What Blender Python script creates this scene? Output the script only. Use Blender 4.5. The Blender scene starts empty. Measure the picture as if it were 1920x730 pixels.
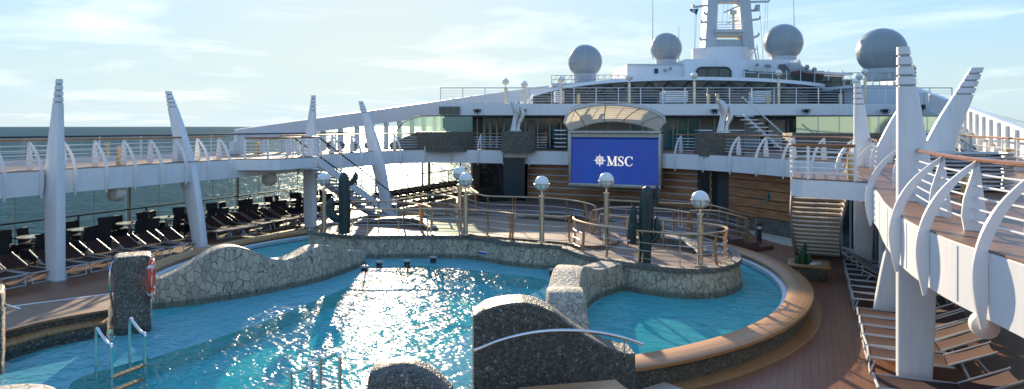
import bpy, bmesh, math, random
from mathutils import Vector, Matrix
random.seed(7)
R = math.radians
PI = math.pi
sc = bpy.context.scene
COL = sc.collection
TH = math.atan(560/1280)          # ship axis against the view direction
ST, CT = math.sin(TH), math.cos(TH)
EYE = 4.5
# world: X = starboard, Y = forward along the ship, Z = up from the pool deck

def U(px, py, z):                 # photo point on the level z -> deck coordinates
    s = (py-237)/(EYE-z); x = (px-960)/s; y = 1280/s
    return Vector((x*CT-y*ST, x*ST+y*CT, z))
def V(px, py, D):                 # photo point at distance D
    x = (px-960)*D/1280; z = EYE-(py-237)*D/1280
    return Vector((x*CT-D*ST, x*ST+D*CT, z))
def at_a(px, a):                  # point on the line of a photo column at forward position a -> x
    k = (px-960)/1280
    return a*(k*CT-ST)/(CT+k*ST)

# ------------------------------------------------------------------ materials
MATS = {}
def newmat(name):
    m = bpy.data.materials.new(name); m.use_nodes = True
    nt = m.node_tree
    for n in list(nt.nodes): nt.nodes.remove(n)
    out = nt.nodes.new('ShaderNodeOutputMaterial')
    return m, nt, out
def N(nt, t, **kw):
    n = nt.nodes.new(t)
    for k, v in kw.items():
        if hasattr(n, k): setattr(n, k, v)
        else: n.inputs[k.replace('_', ' ')].default_value = v
    return n
def L(nt, a, b): nt.links.new(a, b)
def ramp(nt, stops, interp='LINEAR'):
    r = nt.nodes.new('ShaderNodeValToRGB'); r.color_ramp.interpolation = interp
    e = r.color_ramp.elements
    while len(e) < len(stops): e.new(0.5)
    for i, (p, c) in enumerate(stops):
        e[i].position = p; e[i].color = (*c, 1) if len(c) == 3 else c
    return r
def math_(nt, op, a, b=None):
    n = nt.nodes.new('ShaderNodeMath'); n.operation = op
    for i, v in enumerate((a, b)):
        if v is None: continue
        if isinstance(v, (int, float)): n.inputs[i].default_value = v
        else: nt.links.new(v, n.inputs[i])
    return n.outputs[0]
def mixc(nt, fac, a, b, blend='MIX'):
    n = nt.nodes.new('ShaderNodeMix'); n.data_type = 'RGBA'; n.blend_type = blend
    for i, v in ((0, fac), (6, a), (7, b)):
        if isinstance(v, (int, float)): n.inputs[i].default_value = v
        elif isinstance(v, tuple): n.inputs[i].default_value = (*v, 1)
        else: nt.links.new(v, n.inputs[i])
    return n.outputs[2]
def bump(nt, h, strength, dist=0.02):
    b = N(nt, 'ShaderNodeBump'); b.inputs['Strength'].default_value = strength; b.inputs['Distance'].default_value = dist
    L(nt, h, b.inputs['Height']); return b.outputs[0]
def wpos(nt):
    return N(nt, 'ShaderNodeNewGeometry').outputs['Position']

def plain(name, col, rough=0.5, metal=0.0, var=0.12, scale=1.5, spec=0.5, bumpy=0.0, bscale=60, streak=0.0):
    m, nt, out = newmat(name)
    p = N(nt, 'ShaderNodeBsdfPrincipled'); L(nt, p.outputs[0], out.inputs[0])
    tc = N(nt, 'ShaderNodeTexCoord')
    no = N(nt, 'ShaderNodeTexNoise', Scale=scale, Detail=5.0); L(nt, tc.outputs['Object'], no.inputs['Vector'])
    c = mixc(nt, no.outputs[0], tuple(x*(1-var) for x in col), tuple(min(1, x*(1+var)) for x in col))
    if streak:
        mp = N(nt, 'ShaderNodeMapping'); mp.inputs['Scale'].default_value = (7, 7, .7); L(nt, tc.outputs['Object'], mp.inputs[0])
        n2 = N(nt, 'ShaderNodeTexNoise', Scale=1.0, Detail=4.0); L(nt, mp.outputs[0], n2.inputs['Vector'])
        r = ramp(nt, [(.52, (0, 0, 0)), (.75, (1, 1, 1))]); L(nt, n2.outputs[0], r.inputs[0])
        c = mixc(nt, math_(nt, 'MULTIPLY', r.outputs[0], streak), c, tuple(x*.55 for x in (col[0], col[1]*.93, col[2]*.82)))
    L(nt, c, p.inputs['Base Color'])
    p.inputs['Roughness'].default_value = rough; p.inputs['Metallic'].default_value = metal
    p.inputs['Specular IOR Level'].default_value = spec
    if bumpy:
        nb = N(nt, 'ShaderNodeTexNoise', Scale=bscale, Detail=3.0); L(nt, tc.outputs['Object'], nb.inputs['Vector'])
        L(nt, bump(nt, nb.outputs[0], bumpy, .01), p.inputs['Normal'])
    MATS[name] = m; return m

WHITE = plain('white_paint', (.74, .75, .75), .38, var=.05, scale=.8, streak=.22)
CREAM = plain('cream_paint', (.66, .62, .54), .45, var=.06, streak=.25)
SHIPGREY = plain('light_grey_paint', (.5, .52, .53), .45, var=.06, streak=.2)
DOME = plain('radome_shell', (.31, .33, .33), .32, var=.02, scale=.6)
CHROME = plain('polished_steel', (.75, .75, .74), .16, 1.0, var=.05)
BRONZE = plain('bronze_railing', (.52, .34, .2), .3, .85, var=.15, scale=6)
LAMPMETAL = plain('brushed_lamp_metal', (.6, .52, .4), .26, .9, var=.1, scale=5)
BRASS = plain('brass_bollard_metal', (.5, .36, .17), .35, .8, var=.15, scale=6)
RODM = plain('rail_rod_steel', (.66, .65, .62), .25, .8, var=.06)
ALU = plain('aluminium_frame', (.5, .5, .49), .4, .3, var=.06)
SCREENFR = plain('screen_frame_metal', (.42, .4, .35), .42, .7, var=.2, scale=3)
GLOBE = plain('opal_globe', (.78, .77, .73), .25, var=.03)
DARK = plain('dark_metal', (.03, .032, .035), .45, var=.2)
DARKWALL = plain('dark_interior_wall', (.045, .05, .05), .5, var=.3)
CACTUS = plain('dark_green_patina', (.014, .034, .034), .42, var=.3, scale=8, bumpy=.2, bscale=30)
WICKER = plain('black_wicker', (.022, .026, .034), .6, var=.4, scale=20, bumpy=.5, bscale=120)
TABLETOP = plain('pale_table_top', (.6, .56, .46), .35, var=.06)
SLING = plain('brown_sling_mesh', (.085, .046, .04), .8, var=.2, scale=9, spec=.15, bumpy=.3, bscale=200)
DARKSLAT = plain('dark_slat_fabric', (.05, .035, .035), .6, var=.2)
ORANGE = plain('lifebuoy_red', (.62, .07, .03), .45, var=.08)
ROPE = plain('white_rope', (.6, .57, .5), .8, var=.1)
CREAMFLOOR = plain('cream_floor_coating', (.5, .46, .37), .5, var=.1, scale=.7)

TEAL = plain('teal_curtain_glass', (.03, .2, .23), .12, var=.35, scale=1.2)
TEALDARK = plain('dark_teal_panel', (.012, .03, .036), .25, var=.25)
GREYPANEL = plain('grey_wall_panel', (.33, .34, .33), .5, var=.1)
REDWOOD = plain('red_brown_panel', (.22, .06, .03), .5, var=.2)
GREEN = plain('potted_plant_leaf', (.02, .075, .03), .5, var=.4, scale=20)
BLUEPLATE = plain('blue_sign_enamel', (.02, .1, .35), .3, var=.05)
NAVY = plain('navy_flag_cloth', (.015, .05, .1), .8, var=.1)
FLAGW = plain('white_flag_cloth', (.7, .7, .68), .8, var=.05)
HANDWOOD = plain('varnished_handrail', (.3, .12, .04), .22, var=.25, scale=6)
TREADTAN = plain('tan_stair_tread', (.5, .39, .26), .45, var=.12, scale=3)
STATUE = plain('pale_statue_metal', (.55, .56, .55), .3, .35, var=.12, scale=4)

def planks(name, c1, c2, axis='X', w=.11, seam=.07, rough=.45, centre=None, gloss_var=.15):
    m, nt, out = newmat(name)
    p = N(nt, 'ShaderNodeBsdfPrincipled'); L(nt, p.outputs[0], out.inputs[0])
    pos = wpos(nt); sx = N(nt, 'ShaderNodeSeparateXYZ'); L(nt, pos, sx.inputs[0])
    if centre:
        dx = math_(nt, 'SUBTRACT', sx.outputs[0], centre[0]); dy = math_(nt, 'SUBTRACT', sx.outputs[1], centre[1])
        u = math_(nt, 'SQRT', math_(nt, 'ADD', math_(nt, 'MULTIPLY', dx, dx), math_(nt, 'MULTIPLY', dy, dy)))
        v = math_(nt, 'MULTIPLY', math_(nt, 'ARCTAN2', dy, dx), 9.0)
    else:
        u = sx.outputs[0] if axis == 'X' else sx.outputs[1]
        v = sx.outputs[1] if axis == 'X' else sx.outputs[0]
    q = math_(nt, 'DIVIDE', u, w)
    idx = math_(nt, 'FLOOR', q); fr = math_(nt, 'FRACT', q)
    wn = N(nt, 'ShaderNodeTexWhiteNoise', noise_dimensions='2D')
    cb = N(nt, 'ShaderNodeCombineXYZ'); L(nt, idx, cb.inputs[0])
    off = N(nt, 'ShaderNodeTexWhiteNoise', noise_dimensions='1D'); L(nt, idx, off.inputs['W'])
    vv = math_(nt, 'ADD', math_(nt, 'DIVIDE', v, 2.4), math_(nt, 'MULTIPLY', off.outputs[0], 5.0))
    L(nt, math_(nt, 'FLOOR', vv), cb.inputs[1]); L(nt, cb.outputs[0], wn.inputs[0])
    c = mixc(nt, wn.outputs[0], c1, c2)
    # grain along the plank
    gv = N(nt, 'ShaderNodeCombineXYZ'); L(nt, math_(nt, 'MULTIPLY', u, 60.0), gv.inputs[0]); L(nt, math_(nt, 'MULTIPLY', v, 2.5), gv.inputs[1])
    g = N(nt, 'ShaderNodeTexNoise', Scale=1.0, Detail=4.0); L(nt, gv.outputs[0], g.inputs['Vector'])
    c = mixc(nt, .35, c, mixc(nt, g.outputs[0], tuple(x*.45 for x in c1), tuple(min(1, x*1.5) for x in c2)))
    big = N(nt, 'ShaderNodeTexNoise', Scale=.5, Detail=4.0); L(nt, pos, big.inputs['Vector'])
    c = mixc(nt, math_(nt, 'MULTIPLY', big.outputs[0], .35), c, tuple(x*.6 for x in c1))
    sm = math_(nt, 'LESS_THAN', fr, seam)
    jn = math_(nt, 'LESS_THAN', math_(nt, 'FRACT', vv), .004)
    dark = math_(nt, 'MAXIMUM', sm, jn)
    c = mixc(nt, math_(nt, 'MULTIPLY', dark, .75), c, (.012, .009, .008))
    L(nt, c, p.inputs['Base Color'])
    rr = math_(nt, 'ADD', math_(nt, 'MULTIPLY', big.outputs[0], gloss_var), rough-.07); L(nt, rr, p.inputs['Roughness'])
    h = math_(nt, 'SUBTRACT', math_(nt, 'MULTIPLY', g.outputs[0], .2), dark)
    L(nt, bump(nt, h, .35, .006), p.inputs['Normal'])
    MATS[name] = m; return m
RINGC = (-9.3, 17.9)
DECK = planks('red_brown_decking', (.22, .09, .044), (.3, .13, .07), 'X', .135, .05, .42)
UPDECK = planks('upper_teak_decking', (.2, .095, .05), (.29, .15, .085), 'Y', .12, .06, .42)
RINGWOOD = planks('golden_ring_planks', (.36, .17, .062), (.5, .265, .11), 'X', .1, .06, .38, centre=RINGC)
ISLWOOD = planks('island_decking', (.2, .115, .068), (.29, .175, .105), 'Y', .12, .05, .6)
STAGEWOOD = planks('stage_decking', (.09, .05, .035), (.14, .075, .055), 'Y', .12, .05, .55)

def slatwall(name):
    m, nt, out = newmat(name)
    p = N(nt, 'ShaderNodeBsdfPrincipled'); L(nt, p.outputs[0], out.inputs[0])
    pos = wpos(nt)
    mp = N(nt, 'ShaderNodeMapping'); mp.inputs['Scale'].default_value = (1.2, 1.2, 18); L(nt, pos, mp.inputs[0])
    g = N(nt, 'ShaderNodeTexNoise', Scale=1.0, Detail=6.0); L(nt, mp.outputs[0], g.inputs['Vector'])
    r = ramp(nt, [(.3, (.17, .07, .03)), (.55, (.38, .17, .07)), (.75, (.5, .26, .11))]); L(nt, g.outputs[0], r.inputs[0])
    L(nt, r.outputs[0], p.inputs['Base Color']); p.inputs['Roughness'].default_value = .35
    MATS[name] = m; return m
WALLWOOD = slatwall('stained_wall_planks')

def pebble(name, dark=.02, light=.16, scale=26, white=.3):
    m, nt, out = newmat(name)
    p = N(nt, 'ShaderNodeBsdfPrincipled'); L(nt, p.outputs[0], out.inputs[0])
    pos = wpos(nt)
    v = N(nt, 'ShaderNodeTexVoronoi', Scale=scale); L(nt, pos, v.inputs['Vector'])
    sp = N(nt, 'ShaderNodeSeparateColor'); L(nt, v.outputs['Color'], sp.inputs[0])
    r = ramp(nt, [(0, (dark*1.1, dark*.98, dark*.75)), (.55, (dark*2.8, dark*2.5, dark*1.85)), (.85, (light*.7, light*.66, light*.52)), (.93, (light, light*.95, light*.8)), (1, (white, white*.95, white*.8))])
    L(nt, sp.outputs[0], r.inputs[0])
    e = N(nt, 'ShaderNodeTexVoronoi', feature='DISTANCE_TO_EDGE', Scale=scale); L(nt, pos, e.inputs['Vector'])
    er = ramp(nt, [(0, (0, 0, 0)), (.12, (1, 1, 1))]); L(nt, e.outputs[0], er.inputs[0])
    big = N(nt, 'ShaderNodeTexNoise', Scale=2.0, Detail=3.0); L(nt, pos, big.inputs['Vector'])
    c = mixc(nt, er.outputs[0], (dark*.45, dark*.45, dark*.4), r.outputs[0])
    c = mixc(nt, math_(nt, 'MULTIPLY', big.outputs[0], .5), c, (dark*1.1, dark, dark*.78))
    L(nt, c, p.inputs['Base Color']); p.inputs['Roughness'].default_value = .45
    L(nt, bump(nt, er.outputs[0], .7, .012), p.inputs['Normal'])
    MATS[name] = m; return m
PEBBLE = pebble('dark_pebble_terrazzo', .06, .28, 26, .42)
PEBBLE_L = pebble('grey_pebble_terrazzo', .07, .32, 30, .5)

def crazy(name, scale=6.6, zs=.6, c=(.42, .365, .27)):
    m, nt, out = newmat(name)
    p = N(nt, 'ShaderNodeBsdfPrincipled'); L(nt, p.outputs[0], out.inputs[0])
    pos = wpos(nt)
    wob = N(nt, 'ShaderNodeTexNoise', Scale=2.0, Detail=2.0); L(nt, pos, wob.inputs['Vector'])
    va = N(nt, 'ShaderNodeVectorMath', operation='MULTIPLY_ADD'); L(nt, wob.outputs['Color'], va.inputs[0]); va.inputs[1].default_value = (.14, .14, .14); L(nt, pos, va.inputs[2])
    mp = N(nt, 'ShaderNodeMapping'); mp.inputs['Scale'].default_value = (1.2, 1.2, zs); L(nt, va.outputs[0], mp.inputs[0])
    v = N(nt, 'ShaderNodeTexVoronoi', Scale=scale, Randomness=.8, distance='CHEBYCHEV'); L(nt, mp.outputs[0], v.inputs['Vector'])
    e = N(nt, 'ShaderNodeTexVoronoi', feature='DISTANCE_TO_EDGE', Scale=scale, Randomness=.8); L(nt, mp.outputs[0], e.inputs['Vector'])
    v.distance = 'EUCLIDEAN'
    er = ramp(nt, [(.0, (0, 0, 0)), (.028, (1, 1, 1))]); L(nt, e.outputs[0], er.inputs[0])
    sp = N(nt, 'ShaderNodeSeparateColor'); L(nt, v.outputs['Color'], sp.inputs[0])
    cr = ramp(nt, [(0, tuple(x*.5 for x in c)), (.5, c), (1, (c[0]*1.3, c[1]*1.25, c[2]*1.15))]); L(nt, sp.outputs[0], cr.inputs[0])
    no = N(nt, 'ShaderNodeTexNoise', Scale=14.0, Detail=6.0); L(nt, pos, no.inputs['Vector'])
    cc = mixc(nt, .45, cr.outputs[0], mixc(nt, no.outputs[0], tuple(x*.35 for x in c), tuple(x*1.5 for x in c)))
    cc = mixc(nt, er.outputs[0], (.085, .08, .065), cc)
    # algae tide mark just above the water
    sx = N(nt, 'ShaderNodeSeparateXYZ'); L(nt, pos, sx.inputs[0])
    tr = ramp(nt, [(0, (1, 1, 1)), (1, (0, 0, 0))]); 
    mr = N(nt, 'ShaderNodeMapRange'); mr.inputs[1].default_value = .3; mr.inputs[2].default_value = .37; L(nt, sx.outputs[2], mr.inputs[0]); L(nt, mr.outputs[0], tr.inputs[0])
    cc = mixc(nt, math_(nt, 'MULTIPLY', tr.outputs[0], .45), cc, (.1, .1, .06))
    L(nt, cc, p.inputs['Base Color']); p.inputs['Roughness'].default_value = .6
    h = math_(nt, 'ADD', math_(nt, 'MULTIPLY', er.outputs[0], 1.0), math_(nt, 'MULTIPLY', no.outputs[0], .5))
    L(nt, bump(nt, h, .9, .04), p.inputs['Normal'])
    MATS[name] = m; return m
STONE = crazy('crazy_paving_stone')

def poolfloor(name, c, c2, ledge=None):
    m, nt, out = newmat(name)
    p = N(nt, 'ShaderNodeBsdfPrincipled'); L(nt, p.outputs[0], out.inputs[0])
    pos = wpos(nt)
    no = N(nt, 'ShaderNodeTexNoise', Scale=1.1, Detail=5.0); L(nt, pos, no.inputs['Vector'])
    wob = N(nt, 'ShaderNodeVectorMath', operation='MULTIPLY_ADD'); L(nt, no.outputs['Color'], wob.inputs[0]); wob.inputs[1].default_value = (.5, .5, .5); L(nt, pos, wob.inputs[2])
    v = N(nt, 'ShaderNodeTexVoronoi', Scale=26.0, distance='CHEBYCHEV', Randomness=.0); L(nt, pos, v.inputs['Vector'])
    sp = N(nt, 'ShaderNodeSeparateColor'); L(nt, v.outputs['Color'], sp.inputs[0])
    cc = mixc(nt, no.outputs[0], c, c2)
    if ledge:      # the built ledge round the deep part has a paler mosaic
        s = N(nt, 'ShaderNodeSeparateXYZ'); L(nt, pos, s.inputs[0])
        mk = math_(nt, 'MULTIPLY', math_(nt, 'LESS_THAN', math_(nt, 'ABSOLUTE', math_(nt, 'ADD', s.outputs[0], 9.1)), 4.3), math_(nt, 'LESS_THAN', s.outputs[1], 20.0))
        cc = mixc(nt, mk, cc, mixc(nt, no.outputs[0], ledge[0], ledge[1]))
    cc = mixc(nt, math_(nt, 'MULTIPLY', sp.outputs[0], .25), cc, mixc(nt, .4, cc, (.02, .12, .16)))
    L(nt, cc, p.inputs['Base Color']); p.inputs['Roughness'].default_value = .9; p.inputs['Specular IOR Level'].default_value = 0
    MATS[name] = m; return m
DEEPFL = poolfloor('turquoise_mosaic', (.004, .43, .44), (.02, .62, .6))
SHELFFL = poolfloor('pale_blue_shelf_mosaic', (.03, .45, .46), (.16, .62, .6), ((.11, .49, .54), (.3, .66, .68)))

def water_mat(name, tint, scale, strength, rough=.02, f0=.035):
    m, nt, out = newmat(name)
    pos = wpos(nt)
    n1 = N(nt, 'ShaderNodeTexNoise', Scale=scale, Detail=1.5, Roughness=.5, Distortion=.6); L(nt, pos, n1.inputs['Vector'])
    mp = N(nt, 'ShaderNodeMapping'); mp.inputs['Rotation'].default_value = (0, 0, .7); mp.inputs['Scale'].default_value = (1, 1.9, 1); L(nt, pos, mp.inputs[0])
    n2 = N(nt, 'ShaderNodeTexNoise', Scale=scale*1.9, Detail=1.0, Distortion=1.0); L(nt, mp.outputs[0], n2.inputs['Vector'])
    n3 = N(nt, 'ShaderNodeTexNoise', Scale=scale*.16, Detail=1.0); L(nt, pos, n3.inputs['Vector'])
    amp = math_(nt, 'ADD', math_(nt, 'MULTIPLY', n3.outputs[0], .5), .65)
    h = math_(nt, 'MULTIPLY', math_(nt, 'ADD', n1.outputs[0], math_(nt, 'MULTIPLY', n2.outputs[0], .45)), amp)
    nb = bump(nt, h, strength, .085)
    gl = N(nt, 'ShaderNodeBsdfGlossy'); gl.inputs['Roughness'].default_value = rough; L(nt, nb, gl.inputs['Normal'])
    rf = N(nt, 'ShaderNodeBsdfTransparent'); rf.inputs['Color'].default_value = (*tint, 1)
    fr = N(nt, 'ShaderNodeFresnel', IOR=1.33); L(nt, nb, fr.inputs['Normal'])
    mx = N(nt, 'ShaderNodeMixShader'); L(nt, math_(nt, 'MULTIPLY', fr.outputs[0], .55), mx.inputs[0]); L(nt, rf.outputs[0], mx.inputs[1]); L(nt, gl.outputs[0], mx.inputs[2])
    L(nt, mx.outputs[0], out.inputs[0]); MATS[name] = m; return m
WATER = water_mat('pool_water', (.93, .995, 1.0), 2.3, .95, .13)
WATER_CALM = water_mat('channel_water', (.95, .995, 1.0), 3.4, .32, .04)

def sea_mat():
    m, nt, out = newmat('open_sea')
    pos = wpos(nt)
    n1 = N(nt, 'ShaderNodeTexNoise', Scale=.11, Detail=4.0, Roughness=.6, Distortion=.5); L(nt, pos, n1.inputs['Vector'])
    n2 = N(nt, 'ShaderNodeTexNoise', Scale=.45, Detail=2.0); L(nt, pos, n2.inputs['Vector'])
    n3 = N(nt, 'ShaderNodeTexNoise', Scale=.004, Detail=3.0); L(nt, pos, n3.inputs['Vector'])
    c = mixc(nt, n1.outputs[0], (.004, .024, .034), (.03, .095, .11))
    h = math_(nt, 'ADD', n1.outputs[0], math_(nt, 'MULTIPLY', n2.outputs[0], .3))
    nb = bump(nt, h, 1.0, 1.7)
    d = N(nt, 'ShaderNodeBsdfDiffuse'); L(nt, c, d.inputs[0])
    g = N(nt, 'ShaderNodeBsdfGlossy'); g.inputs['Roughness'].default_value = .24; L(nt, nb, g.inputs['Normal'])
    g.inputs[0].default_value = (.85, .95, 1, 1)
    fr = N(nt, 'ShaderNodeFresnel', IOR=1.33); L(nt, nb, fr.inputs['Normal'])
    f = math_(nt, 'MULTIPLY', math_(nt, 'POWER', fr.outputs[0], 1.5), .22)
    mx = N(nt, 'ShaderNodeMixShader'); L(nt, f, mx.inputs[0]); L(nt, d.outputs[0], mx.inputs[1]); L(nt, g.outputs[0], mx.inputs[2])
    L(nt, mx.outputs[0], out.inputs[0]); MATS['sea'] = m; return m
SEA = sea_mat()

def glass(name, tint, refl=.12, rough=.03):
    m, nt, out = newmat(name)
    tr = N(nt, 'ShaderNodeBsdfTransparent'); tr.inputs[0].default_value = (*tint, 1)
    gl = N(nt, 'ShaderNodeBsdfGlossy'); gl.inputs['Roughness'].default_value = rough
    lw = N(nt, 'ShaderNodeLayerWeight', Blend=.5)
    f = math_(nt, 'ADD', math_(nt, 'MULTIPLY', math_(nt, 'POWER', lw.outputs[1], 4.0), .55), refl*.4)
    mx = N(nt, 'ShaderNodeMixShader'); L(nt, f, mx.inputs[0]); L(nt, tr.outputs[0], mx.inputs[1]); L(nt, gl.outputs[0], mx.inputs[2])
    L(nt, mx.outputs[0], out.inputs[0]); MATS[name] = m; return m
GLASS = glass('clear_screen_glass', (.8, .88, .87))
def frosted(name, col, tr=.5):
    m, nt, out = newmat(name)
    d = N(nt, 'ShaderNodeBsdfPrincipled'); d.inputs['Roughness'].default_value = .15
    tc = N(nt, 'ShaderNodeTexCoord')
    no = N(nt, 'ShaderNodeTexNoise', Scale=.8, Detail=3.0); L(nt, tc.outputs['Object'], no.inputs['Vector'])
    L(nt, mixc(nt, no.outputs[0], tuple(x*.7 for x in col), tuple(x*1.25 for x in col)), d.inputs['Base Color'])
    tl = N(nt, 'ShaderNodeBsdfTranslucent'); tl.inputs[0].default_value = (*col, 1)
    t2 = N(nt, 'ShaderNodeBsdfTransparent'); t2.inputs[0].default_value = (.7, .85, .75, 1)
    a = N(nt, 'ShaderNodeMixShader'); a.inputs[0].default_value = .5; L(nt, d.outputs[0], a.inputs[1]); L(nt, tl.outputs[0], a.inputs[2])
    b = N(nt, 'ShaderNodeMixShader'); b.inputs[0].default_value = tr; L(nt, a.outputs[0], b.inputs[1]); L(nt, t2.outputs[0], b.inputs[2])
    L(nt, b.outputs[0], out.inputs[0]); MATS[name] = m; return m
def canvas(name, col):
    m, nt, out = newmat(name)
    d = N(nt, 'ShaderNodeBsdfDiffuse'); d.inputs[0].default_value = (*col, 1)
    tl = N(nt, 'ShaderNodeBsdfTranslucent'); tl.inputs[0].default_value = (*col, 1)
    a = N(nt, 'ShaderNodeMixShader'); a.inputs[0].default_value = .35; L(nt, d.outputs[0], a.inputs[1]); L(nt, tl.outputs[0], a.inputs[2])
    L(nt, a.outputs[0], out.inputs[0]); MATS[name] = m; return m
CANVAS = canvas('sunlit_cream_canvas', (.92, .82, .6))  # tone brightened and warmed to stand in for sun through the cloth
GREENGLASS = frosted('pale_green_glass', (.4, .58, .46), .4)
def darkglass(name, col, rough=.06):
    m = plain(name, col, rough, var=.3, scale=.7, spec=.6); return m
DGLASS = darkglass('dark_window_glass', (.02, .03, .033))
DGLASS2 = darkglass('smoked_window_glass', (.05, .06, .055))

def emit_mat(name, col, strength, ref=.0):
    m, nt, out = newmat(name)
    p = N(nt, 'ShaderNodeBsdfPrincipled'); p.inputs['Base Color'].default_value = (col[0]*.2, col[1]*.2, col[2]*.2, 1)
    p.inputs['Emission Color'].default_value = (*col, 1); p.inputs['Emission Strength'].default_value = strength
    p.inputs['Roughness'].default_value = .4
    L(nt, p.outputs[0], out.inputs[0]); MATS[name] = m; return m
def led(name, c1, c2, strength):
    m, nt, out = newmat(name)
    p = N(nt, 'ShaderNodeBsdfPrincipled'); p.inputs['Base Color'].default_value = (.01, .012, .02, 1); p.inputs['Roughness'].default_value = .35
    pos = wpos(nt); s = N(nt, 'ShaderNodeSeparateXYZ'); L(nt, pos, s.inputs[0])
    u = math_(nt, 'DIVIDE', s.outputs[0], .47); v = math_(nt, 'DIVIDE', s.outputs[2], .47)
    cb = N(nt, 'ShaderNodeCombineXYZ'); L(nt, math_(nt, 'FLOOR', u), cb.inputs[0]); L(nt, math_(nt, 'FLOOR', v), cb.inputs[1])
    wn = N(nt, 'ShaderNodeTexWhiteNoise', noise_dimensions='2D'); L(nt, cb.outputs[0], wn.inputs[0])
    no = N(nt, 'ShaderNodeTexNoise', Scale=.5, Detail=2.0); L(nt, pos, no.inputs['Vector'])
    c = mixc(nt, math_(nt, 'ADD', math_(nt, 'MULTIPLY', no.outputs[0], .7), math_(nt, 'MULTIPLY', wn.outputs[0], .25)), c1, c2)
    seam = math_(nt, 'MAXIMUM', math_(nt, 'LESS_THAN', math_(nt, 'FRACT', u), .025), math_(nt, 'LESS_THAN', math_(nt, 'FRACT', v), .025))
    c = mixc(nt, math_(nt, 'MULTIPLY', seam, .3), c, (.004, .01, .08))
    L(nt, c, p.inputs['Emission Color']); p.inputs['Emission Strength'].default_value = strength
    L(nt, p.outputs[0], out.inputs[0]); return m
LEDBLUE = emit_mat('lit_blue_display', (.008, .045, .34), .46)
LEDBLUE = led('lit_blue_display', (.022, .03, .25), (.003, .06, .38), .46)
LEDWHITE = emit_mat('lit_white_display', (.62, .6, .55), .8)

# ------------------------------------------------------------------ mesh builder
def catmull(pts, n=6, closed=False):
    P = [Vector(p) for p in pts]; out = []; k = len(P)
    rng = range(k if closed else k-1)
    for i in rng:
        if closed: p0, p1, p2, p3 = P[(i-1) % k], P[i], P[(i+1) % k], P[(i+2) % k]
        else: p0, p1, p2, p3 = P[max(i-1, 0)], P[i], P[i+1], P[min(i+2, k-1)]
        for j in range(n):
            t = j/n
            out.append(.5*((2*p1)+(p2-p0)*t+(2*p0-5*p1+4*p2-p3)*t*t+(3*p1-p0-3*p2+p3)*t*t*t))
    if not closed: out.append(P[-1].copy())
    return out

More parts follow.
